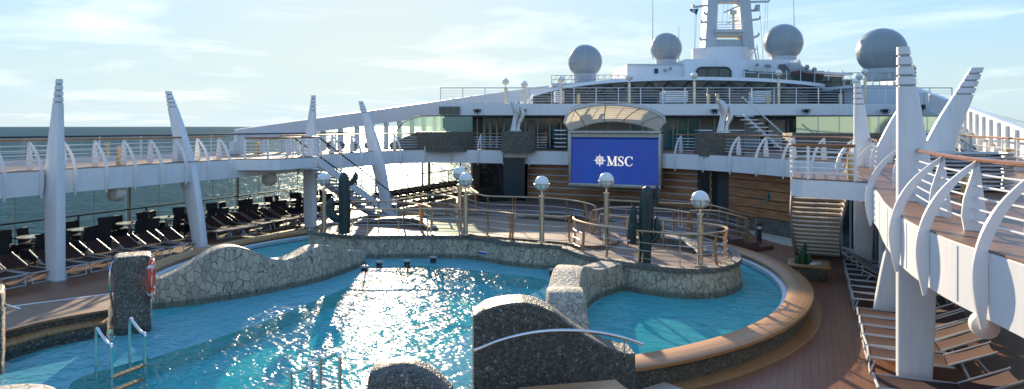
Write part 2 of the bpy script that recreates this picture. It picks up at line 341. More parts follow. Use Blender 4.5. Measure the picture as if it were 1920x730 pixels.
class MB:
    def __init__(self): self.v = []; self.f = []
    def add(self, vs, fs):
        o = len(self.v); self.v += [Vector(v) for v in vs]; self.f += [tuple(i+o for i in f) for f in fs]; return self
    def hexa(self, b, t):            # two rings of four
        return self.add(list(b)+list(t), [(3, 2, 1, 0), (4, 5, 6, 7), (0, 1, 5, 4), (1, 2, 6, 5), (2, 3, 7, 6), (3, 0, 4, 7)])
    def box(self, c, s, rz=0, ry=0, rx=0):
        M = Matrix.Translation(Vector(c)) @ Matrix.Rotation(rz, 4, 'Z') @ Matrix.Rotation(ry, 4, 'Y') @ Matrix.Rotation(rx, 4, 'X')
        x, y, z = s[0]/2, s[1]/2, s[2]/2
        q = [(-x, -y), (x, -y), (x, y), (-x, y)]
        return self.hexa([M @ Vector((a, b, -z)) for a, b in q], [M @ Vector((a, b, z)) for a, b in q])
    def rbox(self, c, s, r=.02, rz=0, ry=0, rx=0):   # box with chamfered edges
        bm = bmesh.new(); bmesh.ops.create_cube(bm, size=1)
        for v in bm.verts: v.co = Vector((v.co.x*s[0], v.co.y*s[1], v.co.z*s[2]))
        bmesh.ops.bevel(bm, geom=list(bm.edges), offset=min(r, min(s)*.45), segments=2, affect='EDGES', profile=.5)
        M = Matrix.Translation(Vector(c)) @ Matrix.Rotation(rz, 4, 'Z') @ Matrix.Rotation(ry, 4, 'Y') @ Matrix.Rotation(rx, 4, 'X')
        bm.verts.index_update()
        self.add([M @ v.co for v in bm.verts], [tuple(v.index for v in f.verts) for f in bm.faces]); bm.free(); return self
    def tube(self, pts, r, n=8, closed=False, cap=True, flat=1.0):
        P = [Vector(p) for p in pts]; k = len(P)
        rad = r if isinstance(r, (list, tuple)) else [r]*k
        vs = []; up = None
        for i in range(k):
            if closed: t = P[(i+1) % k]-P[(i-1) % k]
            else: t = P[min(i+1, k-1)]-P[max(i-1, 0)]
            t = t.normalized() if t.length > 1e-9 else Vector((0, 0, 1))
            if up is None:
                up = Vector((0, 0, 1)) if abs(t.z) < .9 else Vector((0, 1, 0))
            a = (up - t*up.dot(t))
            a = a.normalized() if a.length > 1e-6 else t.orthogonal().normalized()
            up = a; b = t.cross(a)
            for j in range(n):
                th = 2*PI*j/n
                vs.append(P[i]+rad[i]*(a*math.cos(th)*flat+b*math.sin(th)))
        fs = []
        for i in range(k if closed else k-1):
            i2 = (i+1) % k
            for j in range(n):
                fs.append((i*n+j, i*n+(j+1) % n, i2*n+(j+1) % n, i2*n+j))
        if cap and not closed:
            fs.append(tuple(reversed(range(n)))); fs.append(tuple((k-1)*n+j for j in range(n)))
        return self.add(vs, fs)
    def lathe(self, prof, c=(0, 0, 0), n=24):
        c = Vector(c); vs = []; fs = []
        for r, z in prof:
            for j in range(n):
                th = 2*PI*j/n; vs.append(c+Vector((r*math.cos(th), r*math.sin(th), z)))
        for i in range(len(prof)-1):
            for j in range(n):
                fs.append((i*n+j, i*n+(j+1) % n, (i+1)*n+(j+1) % n, (i+1)*n+j))
        fs.append(tuple(reversed(range(n)))); fs.append(tuple((len(prof)-1)*n+j for j in range(n)))
        return self.add(vs, fs)
    def sphere(self, c, r, n=20, m=12, sc=(1, 1, 1)):
        c = Vector(c); prof = []
        vs = [c+Vector((0, 0, -r*sc[2]))]; fs = []
        for i in range(1, m):
            ph = -PI/2+PI*i/m
            for j in range(n):
                th = 2*PI*j/n
                vs.append(c+Vector((r*sc[0]*math.cos(ph)*math.cos(th), r*sc[1]*math.cos(ph)*math.sin(th), r*sc[2]*math.sin(ph))))
        vs.append(c+Vector((0, 0, r*sc[2])))
        for j in range(n): fs.append((0, 1+(j+1) % n, 1+j))
        for i in range(m-2):
            for j in range(n):
                a = 1+i*n; fs.append((a+j, a+(j+1) % n, a+n+(j+1) % n, a+n+j))
        a = 1+(m-2)*n
        for j in range(n): fs.append((a+j, a+(j+1) % n, len(vs)-1))
        return self.add(vs, fs)
    def prism(self, poly, z0, z1):     # polygon in plan
        k = len(poly)
        vs = [Vector((p[0], p[1], z0)) for p in poly]+[Vector((p[0], p[1], z1)) for p in poly]
        fs = [tuple(reversed(range(k))), tuple(range(k, 2*k))]+[(i, (i+1) % k, k+(i+1) % k, k+i) for i in range(k)]
        return self.add(vs, fs)
    def plate(self, poly, n):          # polygon of 3-D points extruded by vector n
        k = len(poly); n = Vector(n)
        vs = [Vector(p) for p in poly]+[Vector(p)+n for p in poly]
        fs = [tuple(reversed(range(k))), tuple(range(k, 2*k))]+[(i, (i+1) % k, k+(i+1) % k, k+i) for i in range(k)]
        return self.add(vs, fs)
    def ribbon(self, A, B):            # quads between two polylines
        k = len(A); return self.add(list(A)+list(B), [(i, i+1, k+i+1, k+i) for i in range(k-1)])
    def solid(self, rings, closed=False):   # loft of rings (each a list of points), capped
        n = len(rings[0]); vs = [p for r in rings for p in r]; fs = []
        k = len(rings)
        for i in range(k if closed else k-1):
            i2 = (i+1) % k
            for j in range(n): fs.append((i*n+j, i*n+(j+1) % n, i2*n+(j+1) % n, i2*n+j))
        if not closed: fs.append(tuple(reversed(range(n)))); fs.append(tuple((k-1)*n+j for j in range(n)))
        return self.add(vs, fs)
    def ibox(self, x0, x1, y0, y1, D, depth):   # block squared to the view axis: photo extents on its front at distance D
        a, b, c, d = V(x0, y1, D), V(x1, y1, D), V(x1, y0, D), V(x0, y0, D)
        k = Vector((-ST, CT, 0))*depth
        return self.hexa([a, b, b+k, a+k], [d, c, c+k, d+k])
    def build(self, name, mat, parent=None, smooth=True, ang=40):
        off = Vector((0, 0, 0)); q = parent
        while q is not None: off += q.location; q = q.parent
        me = bpy.data.meshes.new(name)
        bm = bmesh.new()
        bv = [bm.verts.new(v-off) for v in self.v]
        for f in self.f:
            try: bm.faces.new([bv[i] for i in f])
            except ValueError: pass
        big = [f for f in bm.faces if len(f.verts) > 4]
        for f in big: f.normal_update()
        if big: bmesh.ops.triangulate(bm, faces=big, ngon_method='EAR_CLIP')
        bmesh.ops.recalc_face_normals(bm, faces=list(bm.faces))
        zs = [v.co.z for v in bm.verts]
        if max(zs)-min(zs) < 1e-4:
            for f in bm.faces:
                if f.normal.z < 0: f.normal_flip()
        bm.to_mesh(me); bm.free()
        if mat: me.materials.append(mat)
        if smooth:
            me.shade_smooth()
            me.set_sharp_from_angle(angle=R(ang))
        o = bpy.data.objects.new(name, me); COL.objects.link(o)
        if parent is not None: o.parent = parent
        return o

def tag(o, label=None, cat=None, group=None, kind=None):
    if label: o['label'] = label
    if cat: o['category'] = cat
    if group: o['group'] = group
    if kind: o['kind'] = kind
    return o
def thing(name, label, cat, loc=(0, 0, 0), group=None, kind=None):
    o = bpy.data.objects.new(name, None); COL.objects.link(o); o.location = Vector(loc); o.empty_display_size = .2
    return tag(o, label, cat, group, kind)
def dup(o, loc, rz=0, label=None, group=None, scale=None):
    r = o.copy(); COL.objects.link(r); r.location = Vector(loc); r.rotation_euler = (0, 0, rz)
    if scale: r.scale = (scale,)*3
    if label: r['label'] = label
    if group: r['group'] = group
    for ch in list(o.children):
        c = ch.copy(); COL.objects.link(c); c.parent = r
        for g in list(ch.children):
            d = g.copy(); COL.objects.link(d); d.parent = c
    return r
ORD = 'first second third fourth fifth sixth seventh eighth ninth tenth eleventh twelfth thirteenth fourteenth fifteenth sixteenth seventeenth eighteenth nineteenth twentieth'.split()

# ------------------------------------------------------------------ camera, world, sun
cam = bpy.data.cameras.new('camera'); co = bpy.data.objects.new('camera', cam); COL.objects.link(co)
cam.sensor_width = 36; cam.lens = 24; cam.shift_y = -128/1920; cam.clip_end = 60000; cam.clip_start = .05
co.location = (0, 0, EYE); co.rotation_euler = (R(90), 0, TH)
sc.camera = co
SUN_EL = R(15.5); SUN_AZ = -(TH + math.atan((960-720)/1280))   # from +Y towards +X
sd = Vector((math.sin(SUN_AZ)*math.cos(SUN_EL), math.cos(SUN_AZ)*math.cos(SUN_EL), math.sin(SUN_EL)))
sl = bpy.data.lights.new('sun', 'SUN'); so = bpy.data.objects.new('sun', sl); COL.objects.link(so)
sl.energy = 5.0; sl.angle = R(.5); sl.color = (1, .8, .56)
so.rotation_euler = sd.to_track_quat('Z', 'Y').to_euler(); so.location = sd*100
w = bpy.data.worlds.new('World'); sc.world = w; w.use_nodes = True
nt = w.node_tree
bg = nt.nodes['Background']; bg.inputs[1].default_value = .15
sky = N(nt, 'ShaderNodeTexSky', sky_type='NISHITA'); sky.sun_disc = False; sky.sun_elevation = SUN_EL; sky.sun_rotation = SUN_AZ
sky.air_density = 1.0; sky.dust_density = .5; sky.ozone_density = 3.0; sky.altitude = 30
tc = N(nt, 'ShaderNodeTexCoord')
sx = N(nt, 'ShaderNodeSeparateXYZ'); L(nt, tc.outputs['Generated'], sx.inputs[0])
# clouds: project the direction on a high plane
zz = math_(nt, 'ADD', math_(nt, 'MAXIMUM', sx.outputs[2], 0.0), .06)
cx_ = N(nt, 'ShaderNodeCombineXYZ'); L(nt, math_(nt, 'DIVIDE', sx.outputs[0], zz), cx_.inputs[0]); L(nt, math_(nt, 'DIVIDE', sx.outputs[1], zz), cx_.inputs[1])
cn = N(nt, 'ShaderNodeTexNoise', Scale=.55, Detail=8.0, Roughness=.58, Distortion=.5); L(nt, cx_.outputs[0], cn.inputs['Vector'])
cr = ramp(nt, [(.5, (0, 0, 0)), (.72, (1, 1, 1))]); L(nt, cn.outputs[0], cr.inputs[0])
# sky brightness compressed to even out sun glare and lift the fill light
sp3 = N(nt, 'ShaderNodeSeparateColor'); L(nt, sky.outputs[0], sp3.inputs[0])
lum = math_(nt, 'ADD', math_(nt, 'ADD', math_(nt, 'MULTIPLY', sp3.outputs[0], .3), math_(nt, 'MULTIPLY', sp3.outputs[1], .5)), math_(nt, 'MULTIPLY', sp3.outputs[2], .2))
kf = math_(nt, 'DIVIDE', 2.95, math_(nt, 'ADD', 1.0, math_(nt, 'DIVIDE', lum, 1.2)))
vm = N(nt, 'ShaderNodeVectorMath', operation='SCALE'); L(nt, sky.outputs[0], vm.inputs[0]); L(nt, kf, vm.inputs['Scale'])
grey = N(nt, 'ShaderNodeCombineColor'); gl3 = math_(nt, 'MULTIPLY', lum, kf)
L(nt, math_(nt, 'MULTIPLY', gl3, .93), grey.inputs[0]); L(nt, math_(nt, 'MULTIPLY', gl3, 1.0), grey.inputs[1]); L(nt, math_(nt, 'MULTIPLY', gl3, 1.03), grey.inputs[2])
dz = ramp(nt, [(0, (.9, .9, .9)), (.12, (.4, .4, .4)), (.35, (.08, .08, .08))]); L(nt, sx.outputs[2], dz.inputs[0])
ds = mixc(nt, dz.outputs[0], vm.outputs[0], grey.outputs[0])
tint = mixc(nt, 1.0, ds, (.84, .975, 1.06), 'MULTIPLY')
c1 = mixc(nt, math_(nt, 'MULTIPLY', cr.outputs[0], .45), tint, (5.4, 5.5, 5.5))
# low banks near the horizon
mp = N(nt, 'ShaderNodeMapping'); mp.inputs['Scale'].default_value = (3.2, 3.2, 13); L(nt, tc.outputs['Generated'], mp.inputs[0])
bn = N(nt, 'ShaderNodeTexNoise', Scale=1.3, Detail=7.0, Roughness=.55); L(nt, mp.outputs[0], bn.inputs['Vector'])
br = ramp(nt, [(.43, (0, 0, 0)), (.58, (1, 1, 1))]); L(nt, bn.outputs[0], br.inputs[0])
el = ramp(nt, [(0.0, (.2, .2, .2)), (.02, (.9, .9, .9)), (.05, (1, 1, 1)), (.085, (0, 0, 0))]); L(nt, sx.outputs[2], el.inputs[0])
c2 = mixc(nt, math_(nt, 'MULTIPLY', math_(nt, 'MULTIPLY', br.outputs[0], el.outputs[0]), .7), c1, (2.4, 3.1, 3.4))
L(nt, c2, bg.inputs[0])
vs = sc.view_settings; sc.display_settings.display_device = 'sRGB'
vs.view_transform = 'Standard'; vs.look = 'None'; vs.exposure = .94; vs.gamma = 1; vs.use_curve_mapping = False
sc.cycles.use_denoising = True; sc.cycles.denoising_prefilter = 'ACCURATE'; sc.cycles.use_adaptive_sampling = False; sc.cycles.filter_width = 1.6; sc.cycles.sample_clamp_direct = 9; sc.cycles.max_bounces = 5; sc.cycles.transparent_max_bounces = 16
sc.cycles.sample_clamp_indirect = 2; sc.cycles.caustics_reflective = False; sc.cycles.caustics_refractive = False


# ================================================================== setting: sea, decks, pool
sea = MB().add([(-40000, -20000, -26), (40000, -20000, -26), (40000, 50000, -26), (-40000, 50000, -26)], [(0, 1, 2, 3)]).build('sea', SEA, smooth=False)
tag(sea, kind='structure')

CX, CY = RINGC
MIRX = -18.6
def mir(p): return Vector((MIRX-p[0], p[1], p[2] if len(p) > 2 else 0))
def arc(r, a0, a1, n, z=0): return [Vector((CX+r*math.cos(R(a0+(a1-a0)*i/n)), CY+r*math.sin(R(a0+(a1-a0)*i/n)), z)) for i in range(n+1)]
def keyhole(r, neck=4.35, y0=1.0):
    a = math.degrees(math.acos(neck/r))
    return [Vector((CX+neck, y0, 0))]+arc(r, -a, 180+a, 90)+[Vector((CX-neck, y0, 0))]
hole = keyhole(9.05)
outer = [(-25.95, -6), (6.4, -6), (6.4, 76), (-25.95, 76)]
# deck with the pool cut out: outer loop, slit, inner loop
poly = [Vector((CX+4.35, -6, 0)), Vector((6.4, -6, 0)), Vector((6.4, 76, 0)), Vector((-25.95, 76, 0)), Vector((-25.95, -6, 0)), Vector((CX-4.35, -6, 0))]+list(reversed(hole))
d = MB(); d.add(poly, [tuple(range(len(poly)))])
tag(d.build('pool_deck', DECK, smooth=False), kind='structure')
# ship hull below the deck so that nothing floats
tag(MB().ribbon([Vector(p+(-1.6,)) for p in [(-25.95, -6), (6.4, -6), (6.4, 76), (-25.95, 76), (-25.95, -6)]], [Vector(p+(-26,)) for p in [(-25.95, -6), (6.4, -6), (6.4, 76), (-25.95, 76), (-25.95, -6)]]).build('ship_hull', WHITE, smooth=False), kind='structure')
# cream circular dance floor behind the island, right
cf = MB().prism([(1.5+4.2*math.cos(R(t)), 33+6.4*math.sin(R(t))) for t in range(90, 271, 9)], .004, .012)
tag(cf.build('cream_floor', CREAMFLOOR, smooth=False), kind='structure')

SH = .17
deep_px = [(125, 735), (135, 716), (160, 704), (230, 684), (300, 667), (400, 636), (480, 609), (560, 577), (640, 544), (700, 518), (738, 503), (765, 498), (800, 499), (900, 509), (1000, 520), (1026, 525), (1030, 530), (1015, 542), (960, 572), (898, 606), (806, 676), (730, 745), (600, 860), (200, 860)]
deep = [U(x, y, SH) for x, y in deep_px]
kh = keyhole(8.97)
# shelf floor with the deep part cut out
near = min(range(len(deep)), key=lambda i: (deep[i]-kh[0].to_3d()).length)
inn = [deep[(near-i) % len(deep)] for i in range(len(deep)+1)]
def area2(P): return sum(P[i].x*P[(i+1) % len(P)].y-P[(i+1) % len(P)].x*P[i].y for i in range(len(P)))
if area2(kh)*area2(inn[:-1]) > 0: inn = [deep[(near+i) % len(deep)] for i in range(len(deep)+1)]
sp_ = [Vector((v.x, v.y, SH)) for v in kh]+[Vector((kh[0].x, kh[0].y, SH))]+inn
tag(MB().add(sp_, [tuple(range(len(sp_)))]).build('pool_shelf', SHELFFL, smooth=False), kind='structure')
dm = MB(); dl = [Vector((v.x, v.y, -.16)) for v in deep]
dm.add(dl, [tuple(range(len(dl)))]); dm.ribbon([v for v in deep]+[deep[0]], dl+[dl[0]])
tag(dm.build('pool_floor', DEEPFL, smooth=False), kind='structure')
tag(MB().add([Vector((v.x, v.y, .3)) for v in keyhole(8.9)], [tuple(range(len(keyhole(8.9))))]).build('pool_water', WATER, smooth=False), kind='structure')

# ------------------------------------------------------------------ ring bench round the pool
def ringpart(prof, a0, a1, n):
    m = MB(); rings = []
    for i in range(n+1):
        t = R(a0+(a1-a0)*i/n); rings.append([Vector((CX+r*math.cos(t), CY+r*math.sin(t), z)) for r, z in prof])
    return m.solid(rings)
def pool_bench(a0, a1, label):
    t = thing('pool_bench', label, 'bench', (CX+9.2*math.cos(R((a0+a1)/2)), CY+9.2*math.sin(R((a0+a1)/2)), 0))
    ringpart([(8.78, .385), (9.36, .385), (9.375, .40), (9.375, .45), (9.35, .466), (8.80, .466), (8.78, .45)], a0, a1, 80).build('seat', RINGWOOD, t)
    ringpart([(8.9, -.4), (9.25, -.4), (9.25, .386), (8.9, .386)], a0+.3, a1-.3, 80).build('base_wall', PEBBLE, t)
    ringpart([(8.66, .2), (8.905, .2), (8.905, .335), (8.66, .325)], a0+1, a1-1, 80).build('overflow_lip', WHITE, t)
    ringpart([(9.24, .004), (9.56, .004), (9.56, .03), (9.24, .034)], a0, a1, 80).build('kerb_strip', RINGWOOD, t)
    return t
pool_bench(-46.5, 50, 'curved golden wood bench ring on dark pebble base round the pool, right-hand half')
pool_bench(130, 214, 'curved brown wood bench ring behind the left wave wall and small pool')

# ------------------------------------------------------------------ entry platforms, left and right
def platform(f, label):
    near = [f(p) for p in [(-13.93, 1.0, 0), (-13.95, 4, 0), (-13.95, 6.5, 0), (-13.93, 7.88, 0), (-13.88, 8.85, 0), (-13.54, 9.75, 0)]]
    far = [f(p) for p in [(-16.9, 1.0, 0), (-16.6, 4, 0), (-16.2, 6.8, 0), (-15.72, 8.9, 0), (-15.27, 9.8, 0), (-14.73, 10.74, 0)]]
    near = catmull(near, 5); far = catmull(far, 5)
    t = thing('entry_platform', label, 'platform', (near[5].x, 7, 0))
    def strip(A, B, z0, z1):
        m = MB(); rings = [[Vector((a.x, a.y, z0)), Vector((b.x, b.y, z0)), Vector((b.x, b.y, z1)), Vector((a.x, a.y, z1))] for a, b in zip(A, B)]
        return m.solid(rings)
    def lerp(k): return [a+(b-a)*k for a, b in zip(near, far)]
    strip(lerp(.02), far, -.2, .6).build('core', PEBBLE, t)
    strip(lerp(-.015), lerp(.997), .603, .65).build('deck_top', ISLWOOD, t)
    strip(lerp(-.2), lerp(.02), -.2, .43).build('step_core', PEBBLE, t)
    strip(lerp(-.225), lerp(.018), .433, .475).build('step_tread', RINGWOOD, t)
    strip(lerp(.955), lerp(.995), .652, .658).build('white_line', WHITE, t)
    return t
platform(lambda p: Vector(p), 'brown wooden entry platform with white line and steps into the water')
rp_ = thing('entry_platform', 'brown wooden platform corner at the bottom edge, in front of the large wave-topped block', 'platform', (-3, 8.5, 0))
q_ = [U(966, 733, .65), U(975, 727, .65), U(1154, 712, .65), U(1182, 735, .65), U(1190, 900, .65), U(960, 900, .65)]
MB().prism([(p.x, p.y) for p in q_], .004, .6).build('core', PEBBLE, rp_, smooth=False)
MB().prism([(p.x, p.y) for p in q_], .603, .65).build('deck_top', RINGWOOD, rp_, smooth=False)
q_ = [U(1186, 735, .1), U(1246, 716, .1), U(1282, 730, .1), U(1300, 800, .1), U(1200, 800, .1)]
MB().prism([(p.x, p.y) for p in q_], .004, .1).build('cream_step', CREAMFLOOR, rp_, smooth=False)

# ------------------------------------------------------------------ stone wave walls
def interp(T, x):
    if x <= T[0][0]: return T[0][1]
    for (a, b), (c, d) in zip(T, T[1:]):
        if x <= c: return b+(d-b)*(x-a)/(c-a)
    return T[-1][1]
base_px = [(285, 570), (380, 560), (480, 545), (600, 520), (685, 490)]
top_px = [(285, 526), (310, 520), (340, 505), (380, 480), (415, 463), (445, 460), (480, 472), (510, 486), (535, 489), (560, 480), (590, 463), (615, 458), (640, 464), (662, 474), (685, 469)]
wave = []
for k in range(61):
    x = 285+400*k/60
    P = U(x, interp(base_px, x), .3)
    D = -P.x*ST+P.y*CT
    wave.append((P, EYE-(interp(top_px, x)-237)*D/1280))
wz = [w_[1] for w_ in wave]
for _ in range(6): wz = [wz[0]]+[(wz[i-1]+2*wz[i]+wz[i+1])/4 for i in range(1, 60)]+[wz[-1]]
wp = [w_[0] for w_ in wave]
for _ in range(12): wp = [wp[0]]+[(wp[i-1]+2*wp[i]+wp[i+1])/4 for i in range(1, 60)]+[wp[-1]]
def wave_wall(f, sgn, label):
    rings = []; caps = []
    for i in range(61):
        t = (wp[min(i+1, 60)]-wp[max(i-1, 0)]).normalized(); n = Vector((-t.y, t.x, 0))
        a = wp[i]; b = a+n*.5; z = wz[i]
        prof = [(-.06, -.2), (-.03, .3), (.0, z-.05), (.03, z-.01), (.25, z), (.47, z-.01), (.5, z-.05), (.53, .3), (.56, -.2)]
        rings.append([f(a+n*u+Vector((0, 0, v-a.z))) for u, v in prof])
    o = MB().solid(rings).build('wave_wall', STONE)
    return tag(o, label, 'wall')
wave_wall(lambda p: p.copy(), 1, 'pale crazy paving wave wall beside the lifebuoy, left of the main pool')
def wave_wall_right():
    pth = catmull([Vector(v) for v in [(-4.0, 10.9, 0), (-4.25, 11.4, 0), (-4.57, 12.1, 0), (-5.0, 13.2, 0), (-5.4, 14.5, 0), (-5.6, 15.6, 0), (-5.55, 16.8, 0), (-5.2, 17.9, 0)]], 8)
    hz = [(10.9, .6), (11.3, .85), (11.75, 1.3), (12.1, 1.46), (12.6, 1.36), (13.2, 1.1), (13.8, .93), (14.5, 1.08), (15.2, 1.22), (15.9, 1.12), (16.6, .9), (17.2, .84), (17.9, .9)]
    zs_ = [interp(hz, p.y) for p in pth]
    for _ in range(5): zs_ = [zs_[0]]+[(zs_[i-1]+2*zs_[i]+zs_[i+1])/4 for i in range(1, len(zs_)-1)]+[zs_[-1]]
    rings = []
    for i, p in enumerate(pth):
        t = (pth[min(i+1, len(pth)-1)]-pth[max(i-1, 0)]).normalized(); n = Vector((t.y, -t.x, 0)); z = zs_[i]
        rings.append([p+n*u+Vector((0, 0, v)) for u, v in [(-.06, -.2), (-.03, .3), (.0, z-.05), (.03, z-.01), (.36, z), (.67, z-.01), (.7, z-.05), (.73, .3), (.76, -.2)]])
    tag(MB().solid(rings).build('wave_wall', STONE), 'pale crazy paving wave wall between main pool and right pool', 'wall')
wave_wall_right()

# ------------------------------------------------------------------ dark pebble blocks
def cam_box(c, wx, dy, z0, z1, rz=TH, n=14, rise=.07):
    # block with softly domed top
    m = MB(); rings = []
    M = Matrix.Translation(Vector((c[0], c[1], 0))) @ Matrix.Rotation(rz, 4, 'Z')
    def sq(k, z):
        out = []
        for j in range(28):
            t = 2*PI*j/28; x = math.copysign(abs(math.cos(t))**.35, math.cos(t)); y = math.copysign(abs(math.sin(t))**.35, math.sin(t))
            out.append(M @ Vector((x*wx/2*k, y*dy/2*k, z)))
        return out
    for k, z in [(1.04, z0), (1, z0+.4), (1, z1-rise), (.97, z1-rise*.4), (.9, z1-.01), (.6, z1)]: rings.append(sq(k, z))
    return m.solid(rings)
pb = thing('pebble_pillar', 'dark pebble pillar with lifebuoy on its side, standing at the pool edge', 'pillar', (-13.1, 10.05, 0))
cam_box((-13.2, 10.06), .7, .7, -.3, 1.79, TH+R(28)).build('pillar_body', PEBBLE_L, pb)
gr = MB().tube(catmull([V(213, 585, 14.3), V(207, 548, 14.2), V(206, 515, 14.2), V(212, 492, 14.3), V(222, 489, 14.5)], 5), .022, 8).build('grab_rail', CHROME, pb)
pl = thing('pebble_pillar', 'dark pebble pillar cut off at the left edge of the picture', 'pillar', (-13.35, 7.2, 0))
cam_box((-13.45, 7.25), .76, .9, -.3, 1.62, TH+R(34)).build('pillar_body', PEBBLE_L, pl)
MB().tube([V(-10, 568, 12.2), V(8, 572, 12.2), V(38, 581, 12.1)], .03, 8).build('grab_rail', CHROME, pl)

A, B = Vector((-4.92, 9.72, 0)), Vector((-2.62, 11.0, 0))
dirv = (B-A).normalized(); nv = Vector((-dirv.y, dirv.x, 0))
prof_px = [(895, 592), (910, 581), (930, 574), (960, 569), (985, 568), (1010, 573), (1040, 587), (1070, 610), (1090, 624), (1120, 642), (1150, 656), (1175, 664), (1198, 664)]
rings = []
for i in range(49):
    k = i/48; P = A+(B-A)*k
    D = -P.x*ST+P.y*CT; px = 960+1280*(P.x*CT+P.y*ST)/D
    z = EYE-(interp(prof_px, px)-237)*D/1280
    rings.append([P+Vector((0, 0, -.3)), P+Vector((0, 0, z-.03))]+[P+nv*u+Vector((0, 0, z+.0)) for u in (.03, .3, .57)]+[P+nv*.6+Vector((0, 0, z-.03)), P+nv*.6+Vector((0, 0, -.3))])
wb = thing('wave_block', 'large dark pebble block with wave top and curved steel handrail', 'wall', A)
MB().solid(rings).build('block_body', PEBBLE, wb)
hr = MB().tube(catmull([V(890, 658, 10.55), V(940, 638, 10.5), V(1000, 624, 10.5), V(1060, 620, 10.55), V(1120, 624, 10.65), V(1165, 633, 10.75), V(1206, 646, 10.85)], 6), .026, 10).build('handrail', CHROME, wb)
MB().tube([V(950, 634, 10.5), V(952, 636, 10.75)], .012, 6).tube([V(1171, 636, 10.76), V(1171, 668, 10.85)], .012, 6).build('handrail_bracket', CHROME, wb)
# small near block with rounded top
sb = MB(); rings = []
c0 = V(772, 740, 8.6); ax = Vector((CT, ST, 0)); dp = Vector((-ST, CT, 0))
for i in range(25):
    x = -.5+1.0*i/24; z = 1.56-.26*max(0, (x+.1)/.6)**2*1.4-.10*max(0, (-.1-x)/.4)**2
    P = Vector((c0.x, c0.y, 0))+ax*x
    rings.append([P+dp*u+Vector((0, 0, v)) for u, v in [(-.3, -.3), (-.3, z-.16), (-.24, z-.06), (-.1, z), (.1, z), (.24, z-.06), (.3, z-.16), (.3, -.3)]])
tag(sb.solid(rings).build('pebble_block', PEBBLE_L), 'small rounded pebble block at the bottom edge, near the chrome grab rails', 'wall')
# pale stone ledge, bottom left corner
e = U(8, 757, .75)
lg = MB().lathe([(.85, -.3), (.85, .66), (.82, .74), (.75, .76)], (e.x-.15, e.y-.15, 0), 36)
tag(lg.build('stone_ledge', crazy('pale_ledge_stone', 2.6, 1.0, (.5, .46, .38))), 'pale round stone ledge at the bottom left corner of the pool', 'ledge')

# ------------------------------------------------------------------ lifebuoy
lb = thing('lifebuoy', 'red and white lifebuoy hung on the side of the dark pebble pillar', 'lifebuoy', V(285, 522, 14.35))
c = V(284, 522, 14.35)
Mr = Matrix.Translation(c) @ Matrix.Rotation(TH+R(114), 4, 'Z')
ringp = [Mr @ Vector((.30*math.cos(2*PI*i/40), 0, .36*math.sin(2*PI*i/40)*1.0)) for i in range(40)]
MB().tube(ringp, .062, 10, closed=True).build('ring', ORANGE, lb)
for q in range(4):
    seg = [Mr @ Vector((.30*math.cos(2*PI*(q/4+.125)+k*.09), 0, .36*math.sin(2*PI*(q/4+.125)+k*.09))) for k in (-1, 0, 1)]
    MB().tube(seg, .066, 10).build('band', WHITE, lb)
rp = [Mr @ Vector(((.38+.05*math.cos(8*t))*math.cos(t), -.03, (.43+.05*math.cos(8*t))*math.sin(t))) for t in [2*PI*i/64 for i in range(64)]]
MB().tube(rp, .012, 6, closed=True).build('grab_rope', ROPE, lb)

# ------------------------------------------------------------------ island
isl = [(-16.2, 19.6), (-15.96, 18.95), (-15.2, 18.6), (-14.3, 18.5), (-13.43, 18.62), (-12.3, 19.2), (-11.25, 19.62), (-10.6, 19.86), (-10.0, 19.9), (-9.2, 19.7), (-8.51, 19.45), (-7.6, 19.42), (-6.85, 19.4), (-6.55, 19.05), (-5.6, 18.15), (-4.28, 17.7), (-3.1, 17.5), (-2.33, 17.85), (-1.9, 18.65), (-1.82, 19.6), (-2.2, 21), (-3.2, 22.6), (-4.6, 24.3), (-7, 25.2), (-11.6, 25.2), (-14, 23.9), (-15.5, 22.2), (-16.1, 20.8)]
islc = catmull([Vector((x, y, 0)) for x, y in isl], 4, closed=True)
def offs(P, d):
    k = len(P); out = []
    for i in range(k):
        t = (P[(i+1) % k]-P[(i-1) % k]).normalized(); out.append(P[i]+Vector((t.y, -t.x, 0))*d)
    return out
isld = thing('pool_island', 'raised pool island with crazy paving wall and brown wooden floor', 'platform', (-9.2, 21.5, 0))
o1, o0 = offs(islc, .17), offs(islc, .04)
def zz_(P, z): return [Vector((p.x, p.y, z)) for p in P]
n_ = len(islc)
m = MB(); A_, B_ = zz_(o1, -.1), zz_(o0, .8)
m.ribbon(A_+[A_[0]], B_+[B_[0]]); m.add(B_, [tuple(range(n_))]); m.build('retaining_wall', STONE, isld)
rim_o, rim_i = offs(islc, .1), offs(islc, -.14)
rings = [[Vector((a.x, a.y, .803)), Vector((a.x, a.y, .9)), Vector((a.x*.93+b.x*.07, a.y*.93+b.y*.07, .925)), Vector((b.x, b.y, .93)), Vector((b.x, b.y, .803))] for a, b in zip(rim_o, rim_i)]
MB().solid(rings, closed=True).build('rim', PEBBLE_L, isld)
fl = offs(islc, -.13)
MB().prism([(p.x, p.y) for p in fl], .805, .885).build('floor', ISLWOOD, isld, smooth=False)
# raised centre step
cs = [U(1060, 463, .95), U(1120, 482, .95), U(1180, 474, .95), U(1236, 456, .95), U(1160, 430, .95), U(1040, 425, .95), U(960, 428, .95), U(900, 436, .95), U(960, 449, .95)]
MB().prism([(p.x, p.y) for p in catmull([Vector((-10.3, 19.95, 0)), Vector((-8.4, 19.7, 0)), Vector((-7, 19.6, 0)), Vector((-6.3, 19.3, 0)), Vector((-5.7, 19.5, 0)), Vector((-5.4, 20.4, 0)), Vector((-5.9, 22, 0)), Vector((-7.4, 23.5, 0)), Vector((-10.6, 23.8, 0)), Vector((-11.2, 22, 0))], 4, closed=True)], .886, .985).build('step_floor', ISLWOOD, isld, smooth=False)
